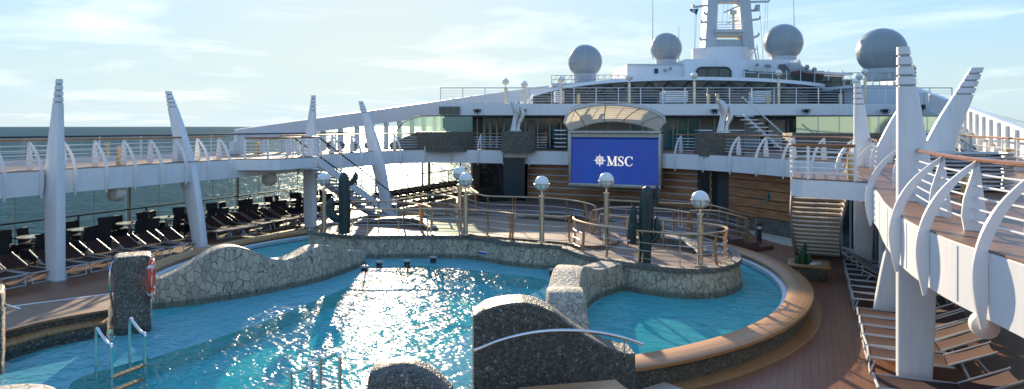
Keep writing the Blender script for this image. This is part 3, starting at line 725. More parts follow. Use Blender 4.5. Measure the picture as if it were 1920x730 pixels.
# low curved pebble planters on the island
def curb(pts, h, wd, label):
    P = catmull([Vector((x, y, 0)) for x, y in pts], 6); rr = []
    for i, p in enumerate(P):
        t = (P[min(i+1, len(P)-1)]-P[max(i-1, 0)]).normalized(); n = Vector((-t.y, t.x, 0)); k = math.sin(PI*min(1, max(0, i/(len(P)-1)))); hh = .88+h*(.25+.75*k)
        rr.append([p-n*wd/2+Vector((0, 0, .88)), p-n*wd/2+Vector((0, 0, hh-.04)), p-n*wd*.4+Vector((0, 0, hh)), p+n*wd*.4+Vector((0, 0, hh)), p+n*wd/2+Vector((0, 0, hh-.04)), p+n*wd/2+Vector((0, 0, .88))])
    return tag(MB().solid(rr).build('pebble_kerb', PEBBLE), label, 'kerb')
curb([(-10.4, 24.3), (-9.2, 24.75), (-8, 24.5), (-7.1, 23.6), (-6.8, 22.9)], .38, .45, 'curved dark pebble kerb behind the middle lamp posts on the island')
curb([(-5.2, 20.9), (-4.4, 21.1), (-3.4, 20.6), (-2.7, 19.7)], .3, .4, 'curved dark pebble kerb behind the right cactus on the island')
curb([(-15.4, 20.7), (-14, 21.3), (-12.8, 21.2), (-12, 20.6)], .3, .4, 'curved dark pebble kerb behind the left cactus on the island')
pd = U(908, 464, .78)
tag(MB().box((pd.x+.03, pd.y-.2, .64), (.28, .02, .08), rz=-.3).build('depth_plate', BLUEPLATE), 'small blue plate on the middle of the island stone wall', 'sign')
# underwater stools
STL = None
for i, (px, py) in enumerate([(683, 500), (711, 491), (763, 489), (812, 482), (1036, 505)]):
    P = U(px, py, .36)
    lab = 'dark round stool in the pool, ' + ['leftmost, by the left wave wall', 'second from the left along the island wall', 'middle one along the island wall', 'fourth from the left along the island wall', 'alone beside the right wave wall'][i]
    if STL is None:
        STL = thing('water_stool', lab, 'stool', (P.x, P.y, .1), 'stools standing in the pool')
        MB().lathe([(.09, 0), (.09, .22), (.1, .23)], (P.x, P.y, 0.1), 20).build('post', DARK, STL)
        MB().lathe([(.12, 0.233), (.135, .24), (.135, .27), (.11, .285)], (P.x, P.y, 0.1), 20).build('seat', SCREENFR, STL)
    else: dup(STL, (P.x, P.y, .1), 0, lab)

# ------------------------------------------------------------------ stage behind the island
st = thing('rear_stage', 'dark wooden stage with low pebble wall behind the island', 'stage', (-9.3, 29, 0))
MB().prism([(-15.5, 25.9), (-12, 27.3), (-9.3, 27.6), (-6.5, 27.3), (-3.4, 26.0), (-3.2, 28), (-4.2, 31), (-8, 32.4), (-14, 32.5), (-16.2, 30)], .004, .6).build('stage_body', PEBBLE, st, smooth=False)
MB().prism([(-15.6, 25.8), (-12, 27.2), (-9.3, 27.5), (-6.5, 27.2), (-3.3, 25.9), (-3.1, 28), (-4.1, 31.1), (-8, 32.5), (-14, 32.6), (-16.3, 30)], .602, .645).build('stage_floor', STAGEWOOD, st, smooth=False)
bs = thing('bridge_steps', 'short flight of steps from the island down to the cream floor', 'steps', (-2.6, 25.6, 0))
for k in range(4):
    a = Vector((-3.3+.45*k, 24.6+.55*k, 0)); z = .72-.19*k
    MB().rbox((a.x, a.y, z/2+.004), (.62, 1.5, z), .02, rz=-R(40)).build('step', STAGEWOOD, bs)
MB().prism([(-7, 24.9), (-5, 24.1), (-3.6, 23.6), (-2.7, 24.9), (-3.8, 25.8), (-7, 26.5)], .3, .8).build('bridge_deck', STAGEWOOD, bs, smooth=False)
# ================================================================== railings, lamps, cacti on the island
def path_len(P): return [0]+[sum((P[j+1]-P[j]).length for j in range(i+1)) for i in range(len(P)-1)]
def sample(P, d):
    for a, b in zip(P, P[1:]):
        l = (b-a).length
        if d <= l: return a+(b-a)*(d/l if l else 0), (b-a).normalized()
        d -= l
    return P[-1].copy(), (P[-1]-P[-2]).normalized()
def bronze_rail(pts, label, z=.93, h=.82, spacing=1.05, closed=False, smooth=6, rods=3, double=True):
    P = catmull([Vector((p[0], p[1], p[2] if len(p) > 2 else z)) for p in pts], smooth, closed=closed)
    if closed: P.append(P[0].copy())
    t = thing('railing', label, 'railing', P[0])
    lean = .0
    up = Vector((0, 0, 1))
    MB().tube([p+up*h for p in P], .032, 8).build('handrail', BRONZE, t)
    for k in range(rods):
        MB().tube([p+up*(h*(.12+.76*k/(rods-.0))) for p in P], .011, 6).build('rod', RODM, t)
    ln = path_len(P)[-1]; n = max(1, round(ln/spacing))
    for i in range(n+(0 if closed else 1)):
        q, d = sample(P, ln*i/n+.0001)
        nn = Vector((-d.y, d.x, 0)).normalized()
        rz = math.atan2(d.y, d.x)
        m = MB()
        for s in ((-1, 1) if double and i % 3 == 0 else (0,)):
            c0 = q+d*.055*s
            # flat post, curved a little outwards
            prof = []
            for j in range(5):
                zz0 = h*j/4; bow = .05*math.sin(PI*j/4)
                prof.append([c0+nn*(bow+u)+d*v+up*zz0 for u, v in ((-.035, -.016), (.035, -.016), (.035, .016), (-.035, .016))])
            m.solid(prof)
        m.build('post', BRONZE, t)
    return t
front = [(-15.6, 20.6), (-15.95, 19.7), (-15.75, 19.1), (-15.1, 18.75), (-14.3, 18.65), (-13.4, 18.78), (-12.3, 19.35), (-11.25, 19.75), (-10.4, 20.0), (-9.8, 20.0), (-9.1, 19.85), (-8.4, 19.62), (-7.6, 19.6), (-6.95, 19.62), (-6.75, 19.85)]
bronze_rail(front, 'bronze railing along the front rim of the island, left lobe to the middle')
lobe = [(-6.55, 19.6), (-6.3, 19.05), (-5.5, 18.32), (-4.25, 17.86), (-3.1, 17.67), (-2.4, 17.98), (-2.05, 18.7), (-2.15, 19.4), (-2.8, 19.85), (-3.8, 20.1), (-5.1, 20.3), (-6.0, 20.6)]
bronze_rail(lobe, 'bronze railing looping round the right lobe of the island, past the right cactus')
bronze_rail([(-15.3, 20.4), (-14.4, 20.9), (-13.4, 21.0), (-12.4, 20.6), (-11.8, 20.1)], 'bronze railing behind the left cactus, closing the left lobe')
bronze_rail([(-14.2, 23.6), (-13.2, 23.7), (-12.3, 22.9), (-11.6, 21.6)], 'bronze railing rising left of the two paired lamp posts', spacing=.9)
bronze_rail([(-13.4, 25.6), (-12.2, 24.6), (-11.5, 24.2), (-10.2, 24.4), (-8.7, 24.35), (-7.5, 23.6), (-6.8, 22.7)], 'bronze railing along the back of the island, behind the middle lamp post')
bronze_rail([(-6.5, 21.4), (-6.2, 22.4), (-5.4, 22.9), (-4.3, 22.7), (-3.5, 22.1)], 'bronze railing behind the right cactus, lower of the passage pair', spacing=.9)
bronze_rail([(-6.9, 24.7), (-5.5, 24.6), (-4.2, 24.6), (-3.3, 25.6, .8), (-2.4, 26.5, .45), (-1.85, 27.1, .25)], 'bronze railing running down the steps to the cream floor', spacing=.95)
bronze_rail([(-3.6, 22.6), (-2.9, 23.6, .85), (-2.0, 24.7, .5)], 'short bronze railing on the near side of the bridge steps', spacing=.9)

# globe lamps
def make_lamp(loc, h, label, group, gr=.225, pr=.075):
    t = thing('globe_lamp', label, 'lamp', loc, group)
    x, y, z = loc
    MB().lathe([(pr*1.9, 0), (pr*1.9, .025), (pr, .03), (pr, h-.42), (pr*1.25, h-.415), (pr*1.25, h-.38), (pr*.5, h-.37), (pr*.4, h-.26)], loc, 18).build('post', LAMPMETAL, t)
    MB().sphere((x, y, z+h), gr, 24, 16).build('globe', GLOBE, t)
    m = MB()
    m.tube([Vector((x+(gr+.012)*math.cos(2*PI*i/32), y+(gr+.012)*math.sin(2*PI*i/32), z+h-.02)) for i in range(32)], .013, 6, closed=True)
    for k in range(8):
        a = 2*PI*k/8+.2
        m.tube([Vector((x+(gr+.012)*math.cos(a)*math.cos(q), y+(gr+.012)*math.sin(a)*math.cos(q), z+h+(gr+.012)*math.sin(q))) for q in [-.08-1.4*i/7 for i in range(8)]], .009, 5)
    m.build('cage', LAMPMETAL, t)
    return t
G1 = 'globe lamp posts on the island'
for (px, pb, pg, zb, lab) in [(1313, 499, 374, .9, 'globe lamp post on the right lobe, nearest and largest of the island lamps'),
        (1137, 457, 338, .985, 'globe lamp post just left of the right cactus, in front of the screen corner'),
        (1016, 455, 344, .985, 'globe lamp post on the island left of the screen, before the wooden wall'),
        (873, 440, 337, .985, 'globe lamp post, front one of the close pair left of the middle'),
        (862, 432, 325, .985, 'globe lamp post, rear one of the close pair left of the middle'),
        (608, 436, 336, .9, 'globe lamp post at the left end of the island beside the left cactus')]:
    P = U(px, pb, zb); D = -P.x*ST+P.y*CT
    make_lamp((P.x, P.y, zb), EYE-(pg-237)*D/1280-zb, lab, G1)

# cactus sculptures
def ribbed(m, pts, rad, lobes=9):
    P = catmull(pts, 6); k = len(P); rr = [r for r in catmull([Vector((r, 0, 0)) for r in rad], 6)]
    up = None; vs = []; n = lobes*4; fs = []
    for i in range(k):
        t = (P[min(i+1, k-1)]-P[max(i-1, 0)]).normalized()
        if up is None: up = Vector((0, 1, 0)) if abs(t.y) < .9 else Vector((1, 0, 0))
        a = (up-t*up.dot(t)).normalized(); up = a; b = t.cross(a)
        for j in range(n):
            th = 2*PI*j/n; q = rr[i].x*(1+.10*math.cos(lobes*th))
            vs.append(P[i]+q*(a*math.cos(th)+b*math.sin(th)))
    for i in range(k-1):
        for j in range(n): fs.append((i*n+j, i*n+(j+1) % n, (i+1)*n+(j+1) % n, (i+1)*n+j))
    fs.append(tuple((k-1)*n+j for j in range(n))); fs.append(tuple(reversed(range(n))))
    m.add(vs, fs); return m
def cactus(px, pb, D, stems, label):
    z0 = .885
    t = thing('cactus_sculpture', label, 'sculpture', V(px, pb, D))
    t.location.z = z0
    for i, (pts, rad) in enumerate(stems):
        ribbed(MB(), [V(x, y, D+dd) for x, y, dd in pts], rad).build('trunk' if i == 0 else 'arm', CACTUS, t, ang=60)
    return t
DC = 18.05
cactus(1210, 492, DC, [
    ([(1210, 493, 0), (1210, 470, 0), (1211, 420, 0), (1212, 375, 0), (1213, 355, 0), (1213, 348.5, 0)], [.13, .14, .175, .165, .12, .02]),
    ([(1208, 425, 0), (1196, 424, .02), (1188, 418, .03), (1187, 405, .03), (1188, 392, .03), (1188, 384, .03)], [.06, .085, .09, .085, .07, .015]),
    ([(1192, 458, .04), (1187, 450, .06), (1185, 435, .06), (1187, 420, .06), (1189, 410, .06)], [.02, .09, .105, .095, .02]),
    ([(1212, 452, 0), (1224, 450, -.05), (1232, 440, -.06), (1233, 425, -.06), (1231, 412, -.06), (1230, 407, -.06)], [.06, .09, .095, .09, .06, .015]),
    ([(1213, 380, 0), (1222, 381, .02), (1230, 377, .03), (1232, 365, .03), (1232, 354, .03), (1231, 347, .03)], [.05, .075, .08, .075, .06, .015])],
    'tall dark green cactus sculpture with four arms on the right lobe of the island')
DC = 22.3
cactus(645, 438, DC, [
    ([(646, 438, 0), (646, 420, 0), (646, 380, 0), (645, 345, 0), (645, 330, 0), (645, 323, 0)], [.16, .17, .175, .165, .12, .02]),
    ([(644, 408, 0), (632, 410, -.1), (621, 402, -.15), (619, 390, -.15), (621, 378, -.15), (622, 370, -.15)], [.07, .12, .13, .12, .1, .02]),
    ([(647, 345, 0), (657, 344, .1), (664, 338, .12), (667, 330, .12), (667, 322, .12)], [.06, .08, .085, .08, .02])],
    'tall dark green cactus sculpture at the left end of the island before the stairs')

# pool ladders
def ladder(rails, treads, label):
    t = thing('pool_ladder', label, 'ladder', (0, 0, 0)); t.location = rails[0][0]
    for r in rails: MB().tube(r, .027, 10).build('rail', CHROME, t)
    for a, b in treads:
        d = (b-a).normalized(); n = Vector((-d.y, d.x, 0))
        MB().plate([a-n*.05, b-n*.05, b+n*.07, a+n*.07], (0, 0, .035)).build('tread', RINGWOOD, t)
    return t
def hoop(pa, za, pb, zb, ztop, bend):
    A0 = Vector((pa.x, pa.y, za)); B0 = Vector((pb.x, pb.y, zb)); A1 = Vector((pa.x, pa.y, ztop)); B1 = Vector((pb.x, pb.y, ztop-bend))
    d = (B1-A1)
    pts = [A0, A0.lerp(A1, .5), A1-Vector((0, 0, .12))]+[A1+Vector((d.x*.05, d.y*.05, -.02)), A1+d*.12+Vector((0, 0, .015)), A1+d*.3+Vector((0, 0, .0))]+[A1+d*.75, B1+Vector((0, 0, .05)), B1-Vector((0, 0, .1)), B0.lerp(B1, .5), B0]
    return catmull(pts, 4)
a1, b1 = U(180, 690, .3), U(209, 700, .3); a2, b2 = U(243, 668, .3), U(272, 676, .3)
ladder([hoop(a1, .1, b1, -.6, 1.0, .28), hoop(a2, .1, b2, -.6, 1.0, .28)], [(Vector((b1.x, b1.y, z))+Vector((.1*k, -.12*k, 0)), Vector((b2.x, b2.y, z))+Vector((.1*k, -.12*k, 0))) for k, z in enumerate((.2, .0, -.2))], 'chrome pool ladder with wooden treads at the edge of the deep water')
a1, b1 = V(545, 735, 9.3), V(583, 735, 9.0); a2, b2 = V(600, 735, 9.6), V(637, 735, 9.3)
tz = EYE-(668-237)*9.4/1280
ladder([hoop(b1, .0, a1, -.3, EYE-(684-237)*9.1/1280, .2), hoop(b2, .0, a2, -.3, EYE-(656-237)*9.45/1280, .2)], [(Vector((a1.x, a1.y, .1)), Vector((a2.x, a2.y, .1)))], 'pair of curved chrome grab rails at the bottom edge of the picture')
# ================================================================== upper deck with side walkways
edge = [(3.4, 2.5), (2.75, 4.5), (2.25, 6.3), (1.8, 8), (1.42, 9.4), (1.2, 11), (1.15, 13), (1.2, 15), (1.2, 17), (1.2, 20), (1.2, 24), (.9, 27), (-.75, 28.9), (-2.9, 30.9), (-5, 32.2), (-8, 33.2), (-11, 33.4), (-14, 33.4), (-17, 33.3), (-19.2, 32.4), (-20.3, 30.4), (-20.5, 28), (-20.5, 24), (-20.5, 19), (-20.5, 14), (-20.5, 9), (-20.7, 4), (-21, 0), (-21, -4)]
EC = catmull([Vector((x, y, 0)) for x, y in edge], 5)
def eoff(d):      # positive = towards the pool (outwards)
    out = []
    for i, p in enumerate(EC):
        t = (EC[min(i+1, len(EC)-1)]-EC[max(i-1, 0)]).normalized(); out.append(p+Vector((-t.y, t.x, 0))*d)
    return out
# which side is the pool? the pool centre lies left of the path direction
ud = thing('upper_deck', None, None, (0, 0, 2.5)); ud['kind'] = 'structure'
inner = eoff(-.16)
polyd = [(p.x, p.y) for p in inner]+[(-25.9, -4), (-25.9, 75), (6.35, 75), (6.35, 2.5)]
MB().prism(polyd, 2.62, 3.06).build('slab', WHITE, ud, smooth=False)
MB().prism([(p.x, p.y) for p in eoff(-.02)]+[(-25.9, -4), (-25.9, 75), (6.35, 75), (6.35, 2.5)], 3.08, 3.125).build('teak_floor', UPDECK, ud, smooth=False)
fo, fi = eoff(0), eoff(-.155)
rings = [[Vector((b.x, b.y, 2.5)), Vector((a.x, a.y, 2.5)), Vector((a.x, a.y, 3.12)), Vector((a.x, a.y, 3.2))][:0]+[Vector((b.x, b.y, 2.52)), Vector((a.x, a.y, 2.5)), Vector((a.x+.0, a.y, 3.185)), Vector((a.x*.9+b.x*.1, a.y*.9+b.y*.1, 3.2)), Vector((b.x, b.y, 3.2))] for a, b in zip(fo, fi)]
MB().solid(rings).build('fascia', WHITE, ud)
# teak strip on top of the fascia
MB().solid([[Vector((a.x, a.y, 3.203)), Vector((a.x, a.y, 3.225)), Vector((b.x, b.y, 3.225)), Vector((b.x, b.y, 3.203))] for a, b in zip(eoff(-.0), eoff(-.5))]).build('margin_plank', UPDECK, ud)
# plating seams on the fascia
sm = MB(); ln = path_len(EC)[-1]; dd = 1.3
while dd < ln-1:
    q, t = sample(EC, dd); n = Vector((-t.y, t.x, 0))
    sm.box((q.x+n.x*.001, q.y+n.y*.001, 2.85), (.012, .012, .62), rz=math.atan2(t.y, t.x)); dd += 1.83
sm.build('plate_seams', SHIPGREY, ud, smooth=False)

# curved railing fins and rods
def fin_mesh(q, t, m, sc_=1.0):
    n = Vector((-t.y, t.x, 0)); up = Vector((0, 0, 1))
    oc = [(-.5, 4.07), (-.32, 3.93), (-.09, 3.68), (.07, 3.38), (.15, 3.05), (.14, 2.74), (.07, 2.40)]
    ic = [(.03, 2.42), (.004, 2.7), (.004, 3.0), (-.01, 3.22), (-.09, 3.46), (-.25, 3.73), (-.42, 3.93), (-.53, 4.02)]
    A_ = catmull([Vector((u, v, 0)) for u, v in oc], 3); B_ = catmull([Vector((u, v, 0)) for u, v in ic], 3)
    poly = [q+n*v.x*sc_+up*v.y for v in A_+B_]
    m.plate([p-t*.0175 for p in poly], t*.035)
    return m
def upright_mesh(q, t, m):
    n = Vector((-t.y, t.x, 0)); up = Vector((0, 0, 1))
    pr = [(-.5, 4.06), (-.44, 3.85), (-.37, 3.6), (-.35, 3.4), (-.38, 3.228), (-.63, 3.228), (-.61, 3.5), (-.57, 3.8), (-.54, 4.06)]
    poly = [q+n*u+up*v for u, v in pr]
    m.plate([p-t*.0175 for p in poly], t*.035); return m
def deck_rail(i0, i1, label, wood, fins, first=.5, step=1.0, spost=0, gap=()):
    P = EC[i0:i1]
    P = [p.copy() for p in P]
    t = thing('deck_railing', label, 'railing', Vector((P[0].x, P[0].y, 3.2)))
    def lift(off, z):
        out = []
        for i, p in enumerate(P):
            d = (P[min(i+1, len(P)-1)]-P[max(i-1, 0)]).normalized(); out.append(p+Vector((-d.y, d.x, 0))*off+Vector((0, 0, z)))
        return out
    MB().tube(lift(-.52, 4.09), .045, 10, flat=.7).build('handrail', wood, t)
    for k in range(5):
        z = 3.36+.14*k; MB().tube(lift(-.46-.01*k, z), .013, 6).build('rod', WHITE, t)
    ln = path_len(P)[-1]; d = first
    while d < ln-.1:
        q, tt = sample(P, d)
        if fins:
            fin_mesh(q, tt, MB()).build('fin', WHITE, t); upright_mesh(q, tt, MB()).build('upright', WHITE, t)
        else:
            MB().box((q.x, q.y, 3.66), (.05, .05, .93)).build('post', WHITE, t)
        d += step
    return t
def idx(y, side):     # index on EC nearest to the given forward position
    c = [(abs(p.y-y), i) for i, p in enumerate(EC) if (p.x > -9.3) == (side > 0)]
    return min(c)[1]
i_cr, i_cl = min(range(len(EC)), key=lambda i: (EC[i]-Vector((-6.1, 32.5, 0))).length), min(range(len(EC)), key=lambda i: (EC[i]-Vector((-12.6, 33.4, 0))).length)
deck_rail(0, idx(11.6, 1)+1, 'white finned railing with varnished wood cap on the near right walkway', HANDWOOD, True, .5, 1.42)
deck_rail(idx(11.6, 1), idx(17.2, 1)+1, 'white finned railing between the big right column and the stair landing', HANDWOOD, True, 4.4, 3.0)
deck_rail(idx(21.2, 1), i_cr+1, 'white finned railing along the curve behind the right staircase', HANDWOOD, True, .8, 1.5)
deck_rail(i_cl, idx(23.2, -1)+1, 'white finned railing curving from the screen to the left staircase', HANDWOOD, True, .8, 1.5)
deck_rail(idx(20.0, -1), len(EC), 'white finned railing along the left walkway above the loungers', HANDWOOD, True, .35)

# ------------------------------------------------------------------ blade columns
def column(path, wid, dep, label, cap_z):
    # path: list of (x, y, z) of the pool-side edge, wid/dep per point; the blade widens away from the pool
    t = thing('blade_column', label, 'column', path[0][:3])
    sgn = 1 if path[0][0] > -9.3 else -1
    P = catmull([Vector(p) for p in path], 5); W = [v.x for v in catmull([Vector((w_, 0, 0)) for w_ in wid], 5)]; Dp = [v.x for v in catmull([Vector((w_, 0, 0)) for w_ in dep], 5)]
    def ring(p, w_, d_):
        c = .07; x0, x1 = (0, w_)
        q = [(x0+c, -d_/2), (x1-c, -d_/2), (x1-c*.3, -d_/2+c*.3), (x1, -d_/2+c), (x1, d_/2-c), (x1-c*.3, d_/2-c*.3), (x1-c, d_/2), (x0+c, d_/2), (x0+c*.3, d_/2-c*.3), (x0, d_/2-c), (x0, -d_/2+c), (x0+c*.3, -d_/2+c*.3)]
        return [p+Vector((sgn*x, y, 0)) for x, y in q]
    main = [(p, w_, d_) for p, w_, d_ in zip(P, W, Dp) if p.z <= cap_z]
    MB().solid([ring(*a) for a in main]).build('shaft', WHITE, t)
    MB().solid([[Vector((v.x, v.y, z)) for v in [P[0]+(q-P[0])*1.12+Vector((-sgn*.03, 0, 0)) for q in ring(P[0], W[0], Dp[0])]] for z in (.004, .05)]).build('base_plate', SHIPGREY, t)
    # louvred cap: slats with dark gaps
    top = P[-1]; b = main[-1]; n = 4
    core = MB(); core.solid([[b[0]+(v-b[0])*.8+Vector((sgn*.03, 0, 0)) for v in ring(*b)], [top+(v-top)*.75+Vector((sgn*.03, 0, 0)) for v in ring(top, W[-1], Dp[-1])]]); core_ = core.build('cap_core', GREYPANEL, t)
    for k in range(n):
        f0, f1 = (k+.22)/n, (k+.98)/n
        r0 = ring(b[0].lerp(top, f0), b[1]+(W[-1]-b[1])*f0, b[2]+(Dp[-1]-b[2])*f0); r1 = ring(b[0].lerp(top, f1), b[1]+(W[-1]-b[1])*f1, b[2]+(Dp[-1]-b[2])*f1)
        MB().solid([r0, r1]).build('cap_slat', WHITE, core_)
    return t
def vert(x, a, label, sc_=1.0):
    return column([(x, a, 0), (x, a, 1.5), (x, a, 3.2), (x, a, 4.6), (x, a, 5.3), (x, a, 5.87)], [.52, .58, .58, .4, .29, .2], [.3, .3, .28, .22, .19, .15], label, 5.25)
def incl(x, a, label):
    s = 1 if x > -9.3 else -1
    k = 1 if s > 0 else .9
    return column([(x, a, 0), (x+s*k*.25, a, 1.5), (x+s*k*.62, a, 3.0), (x+s*k*1.2, a, 4.4), (x+s*k*1.62, a, 5.2), (x+s*k*1.95, a, 5.8)], [.46, .6, .76, .56, .4, .26], [.32, .3, .28, .22, .19, .15], label, 5.3)
vert(-19.9, 12.9, 'upright white blade column at the left, tallest of the left four')
incl(-19.9, 18.05, 'leaning white blade column among the left loungers, second from the left')
vert(-20.05, 24.15, 'upright white blade column behind the left staircase landing')
incl(-19.5, 29.3, 'leaning white blade column beside the foot of the left staircase')
vert(1.36, 13.5, 'big upright white blade column nearest on the right, through the lounger row')
incl(1.3, 18.0, 'leaning white blade column at the right, pointing up and outwards')
vert(1.25, 24.25, 'upright white blade column beside the right staircase')
incl(1.4, 29.4, 'leaning white blade column far right, mostly hidden by the big column')

# ------------------------------------------------------------------ stair landings and stairs
def landing(f, y0, y1, xe, xo, label, mirror):
    t = thing('stair_landing', label, 'landing', f(Vector((xe, (y0+y1)/2, 2.6))))
    pl_ = [Vector((xe+.01, y0-.6, 0)), Vector((xe-.25, y0-.35, 0)), Vector((xe-.9, y0-.1, 0)), Vector((xo+.25, y0+.0, 0)), Vector((xo, y0+.25, 0)), Vector((xo, y1, 0)), Vector((xe+.01, y1, 0))]
    pg = [f(p) for p in pl_]
    if mirror: pg = pg[::-1]
    MB().prism([(p.x, p.y) for p in pg], 2.78, 3.2).build('landing_body', WHITE, t, smooth=False)
    ctr = sum((Vector((p.x, p.y, 0)) for p in pg), Vector())/len(pg)
    MB().prism([tuple((Vector((p.x, p.y, 0))*.97+ctr*.03).to_2d()) for p in pg], 3.204, 3.235).build('landing_floor', UPDECK, t, smooth=False)
    rp = [pl_[1], pl_[2], pl_[3], pl_[4], Vector((xo, y1-.1, 0))]
    rp = [f(p) for p in catmull(rp, 4)]
    MB().tube([p+Vector((0, 0, 4.04)) for p in rp], .04, 8).build('handrail', HANDWOOD, t)
    for k in range(5): MB().tube([p+Vector((0, 0, 3.37+.13*k)) for p in rp], .016, 6).build('rod', WHITE, t)
    ln = path_len(rp)[-1]
    for i in range(5):
        q, d = sample(rp, ln*i/4+.0001); MB().box((q.x, q.y, 3.63), (.06, .06, .82), rz=math.atan2(d.y, d.x)).build('post', WHITE, t)
    return t
def stairs(f, x0, x1, ya, yb, z1, n, label, matt, thick, bulge, frame, wood):
    t = thing('staircase', label, 'staircase', f(Vector(((x0+x1)/2, yb, 0))))
    run = (yb-ya)/n; rise = z1/n
    def shift(k): return -bulge*math.sin(PI*k)
    for i in range(n):
        k = (i+.5)/n; z = z1-rise*(i+.65); y = ya+run*(i+.5); s = shift(k)
        a, b = f(Vector((x0+s, y, z))), f(Vector((x1+s, y, z)))
        MB().rbox((a+b)/2, (abs(b.x-a.x), run*1.12, thick), .012).build('tread', matt, t)
    for x in (x0, x1):
        A_, B_ = [], []
        for j in range(17):
            k = j/16; y = ya+(yb-ya)*k; z = z1*(1-k); s = shift(k)
            A_.append(f(Vector((x+s, y, max(z-.24, 0)))))
            B_.append(f(Vector((x+s, y, z+.1))))
        w_ = f(Vector((.06 if x == x1 else -.06, 0, 0)))-f(Vector((0, 0, 0)))
        MB().solid([[a, b, b+w_, a+w_] for a, b in zip(A_, B_)]).build('stringer', WHITE, t)
        hp = [f(Vector((x+shift(j/16)+(.03 if x == x1 else -.03), ya+(yb-ya)*j/16, z1*(1-j/16)+.98))) for j in range(17)]
        MB().tube(hp, .033, 8).build('handrail', wood, t)
        for k2 in range(4): MB().tube([p-Vector((0, 0, .18+.17*k2)) for p in hp], .012, 5).build('rod', WHITE, t)
        for j in range(0, 17, 4): MB().box(hp[j]-Vector((0, 0, .5)), (.04, .04, .98)).build('post', WHITE, t)
    return t
ident = lambda p: p.copy()
landing(ident, 18.0, 20.9, 1.2, -.45, 'white stair landing with wood-capped railing on the right', False)
stairs(ident, -.42, .95, 20.75, 26.2, 3.0, 17, 'open-tread cream staircase seen from below on the right', TREADTAN, .075, .12, None, HANDWOOD)
landing(mir, 20.6, 23.2, 1.9, .45, 'white stair landing jutting from the left walkway', True)
stairs(mir, .42, 1.75, 23.1, 29.0, 3.05, 17, 'dark-railed staircase with white stringers going down on the left', SHIPGREY, .05, 0, None, DARK)

# ------------------------------------------------------------------ outer sides: glass screens, sloping beams
def side(x, label, label2, s, rail_m):
    # lower windscreen of the pool deck
    t = thing('glass_windscreen', label, 'windscreen', (x, 25, 0))
    MB().add([(x, -4, .1), (x, 60, .1), (x, 60, 2.6), (x, -4, 2.6)], [(0, 1, 2, 3)]).build('pane', GLASS, t, smooth=False)
    y = 2.0; i = 0
    while y < 58:
        if i % 4 == 0: MB().box((x-s*.12, y, 1.31), (.1, .1, 2.6)).build('post', SCREENFR, t)
        else:
            MB().box((x-s*.05, y, 1.31), (.025, .025, 2.6)).build('mullion', RODM, t)
        if y < 40: MB().tube([(x-s*.3, y-.16, 2.38), (x-s*.18, y, 2.5), (x-s*.3, y+.16, 2.38)], .022, 6).tube([(x-s*.18, y, 2.5), (x-s*.12, y, 2.62)], .03, 6).build('clamp', DARK, t)
        y += 1.45; i += 1
    MB().tube([(x-s*.25, -4, 1.1), (x-s*.25, 58, 1.1)], .03, 8).build('handrail', DARK, t)
    y = 2.7
    while y < 56:
        MB().box((x-s*.25, y, .55), (.04, .06, 1.1)).build('rail_post', DARK, t); y += 2.9
    MB().box((x-s*.0, 28, .06), (.12, 64, .12)).build('sill', WHITE, t)
    # sloping beam with its posts
    zt = lambda a: 4.34+.1047*(a-25.2)
    b = thing('sloping_screen', label2, 'windscreen', (x, 40, 3.1))
    if s < 0: a0, a1 = 25.2, 74.0
    else: a0, a1 = 8.0, 74.0
    h = lambda a: min(1.15, .62+.026*(a-25)) if s < 0 else .95
    lo = lambda a: max(3.16, zt(a)) 
    rings = []
    for j in range(41):
        a = a0+(a1-a0)*j/40; z1 = zt(a)
        rings.append([Vector((x-.11, a, max(3.13, z1-h(a)))), Vector((x+.11, a, max(3.13, z1-h(a)))), Vector((x+.11, a, max(3.3, z1))), Vector((x-.11, a, max(3.3, z1)))])
    MB().solid(rings).build('beam', WHITE, b)
    a = a0+.15; k = 0
    while a < 72 and k < 48:
        z1 = zt(a)-h(a)
        if z1 > 3.3:
            if s < 0: MB().box((x-s*.0, a, (3.13+z1)/2), (.3, .16 if k else .8, z1-3.13)).build('post', WHITE, b)
            else:
                MB().box((x-.13, a, (3.13+z1)/2), (.42, .5 if s > 0 else .2, z1-3.12)).build('post', WHITE, b)
                for zc in (3.5, z1-.35): MB().tube([(x-.34, a+.2, zc-.05), (x-.44, a+.32, zc+.03), (x-.34, a+.42, zc-.05)], .025, 6).build('clamp', DARK, b)
            if s > 0: MB().box((x-.06, a, z1+.44), (.3, .09, .84)).build('rib', WHITE, b)
        a += 1.6 if s < 0 else 1.15; k += 1
    MB().add([(x+s*.09, a0, 3.13), (x+s*.09, a1, 3.13), (x+s*.09, a1, zt(a1)-h(a1)-.02), (x+s*.09, a0, max(3.14, zt(a0)-h(a0)-.02))], [(0, 1, 2, 3)]).build('pane', GLASS, b, smooth=False)
    # inner guard rail
    g = thing('outer_railing', 'long ' + ('dark capped outer railing along the seaward edge of the left walkway' if s < 0 else 'wood capped outer railing in front of the ribbed wall on the right'), 'railing', (x-s*.5, 10, 3.13))
    MB().tube([(x-s*.45, -4 if s < 0 else 3, 4.12), (x-s*.45, 34, 4.12)], .035, 8).build('handrail', rail_m, g)
    for k in range(3): MB().tube([(x-s*.45, -4 if s < 0 else 3, 3.35+.22*k), (x-s*.45, 34, 3.35+.22*k)], .012, 5).build('rod', WHITE, g)
    y = 3.5
    while y < 34:
        MB().box((x-s*.45, y, 3.6), (.05, .05, 1.0)).build('post', WHITE, g); y += 1.8
    return t
side(-25.8, 'tall clear glass windscreen along the left edge of the pool deck', 'white beam sloping up over posts along the left edge, sea behind', -1, DARK)
side(6.2, 'tall clear glass windscreen along the right edge of the pool deck', 'white ribbed wall with sloping top along the right edge', 1, HANDWOOD)
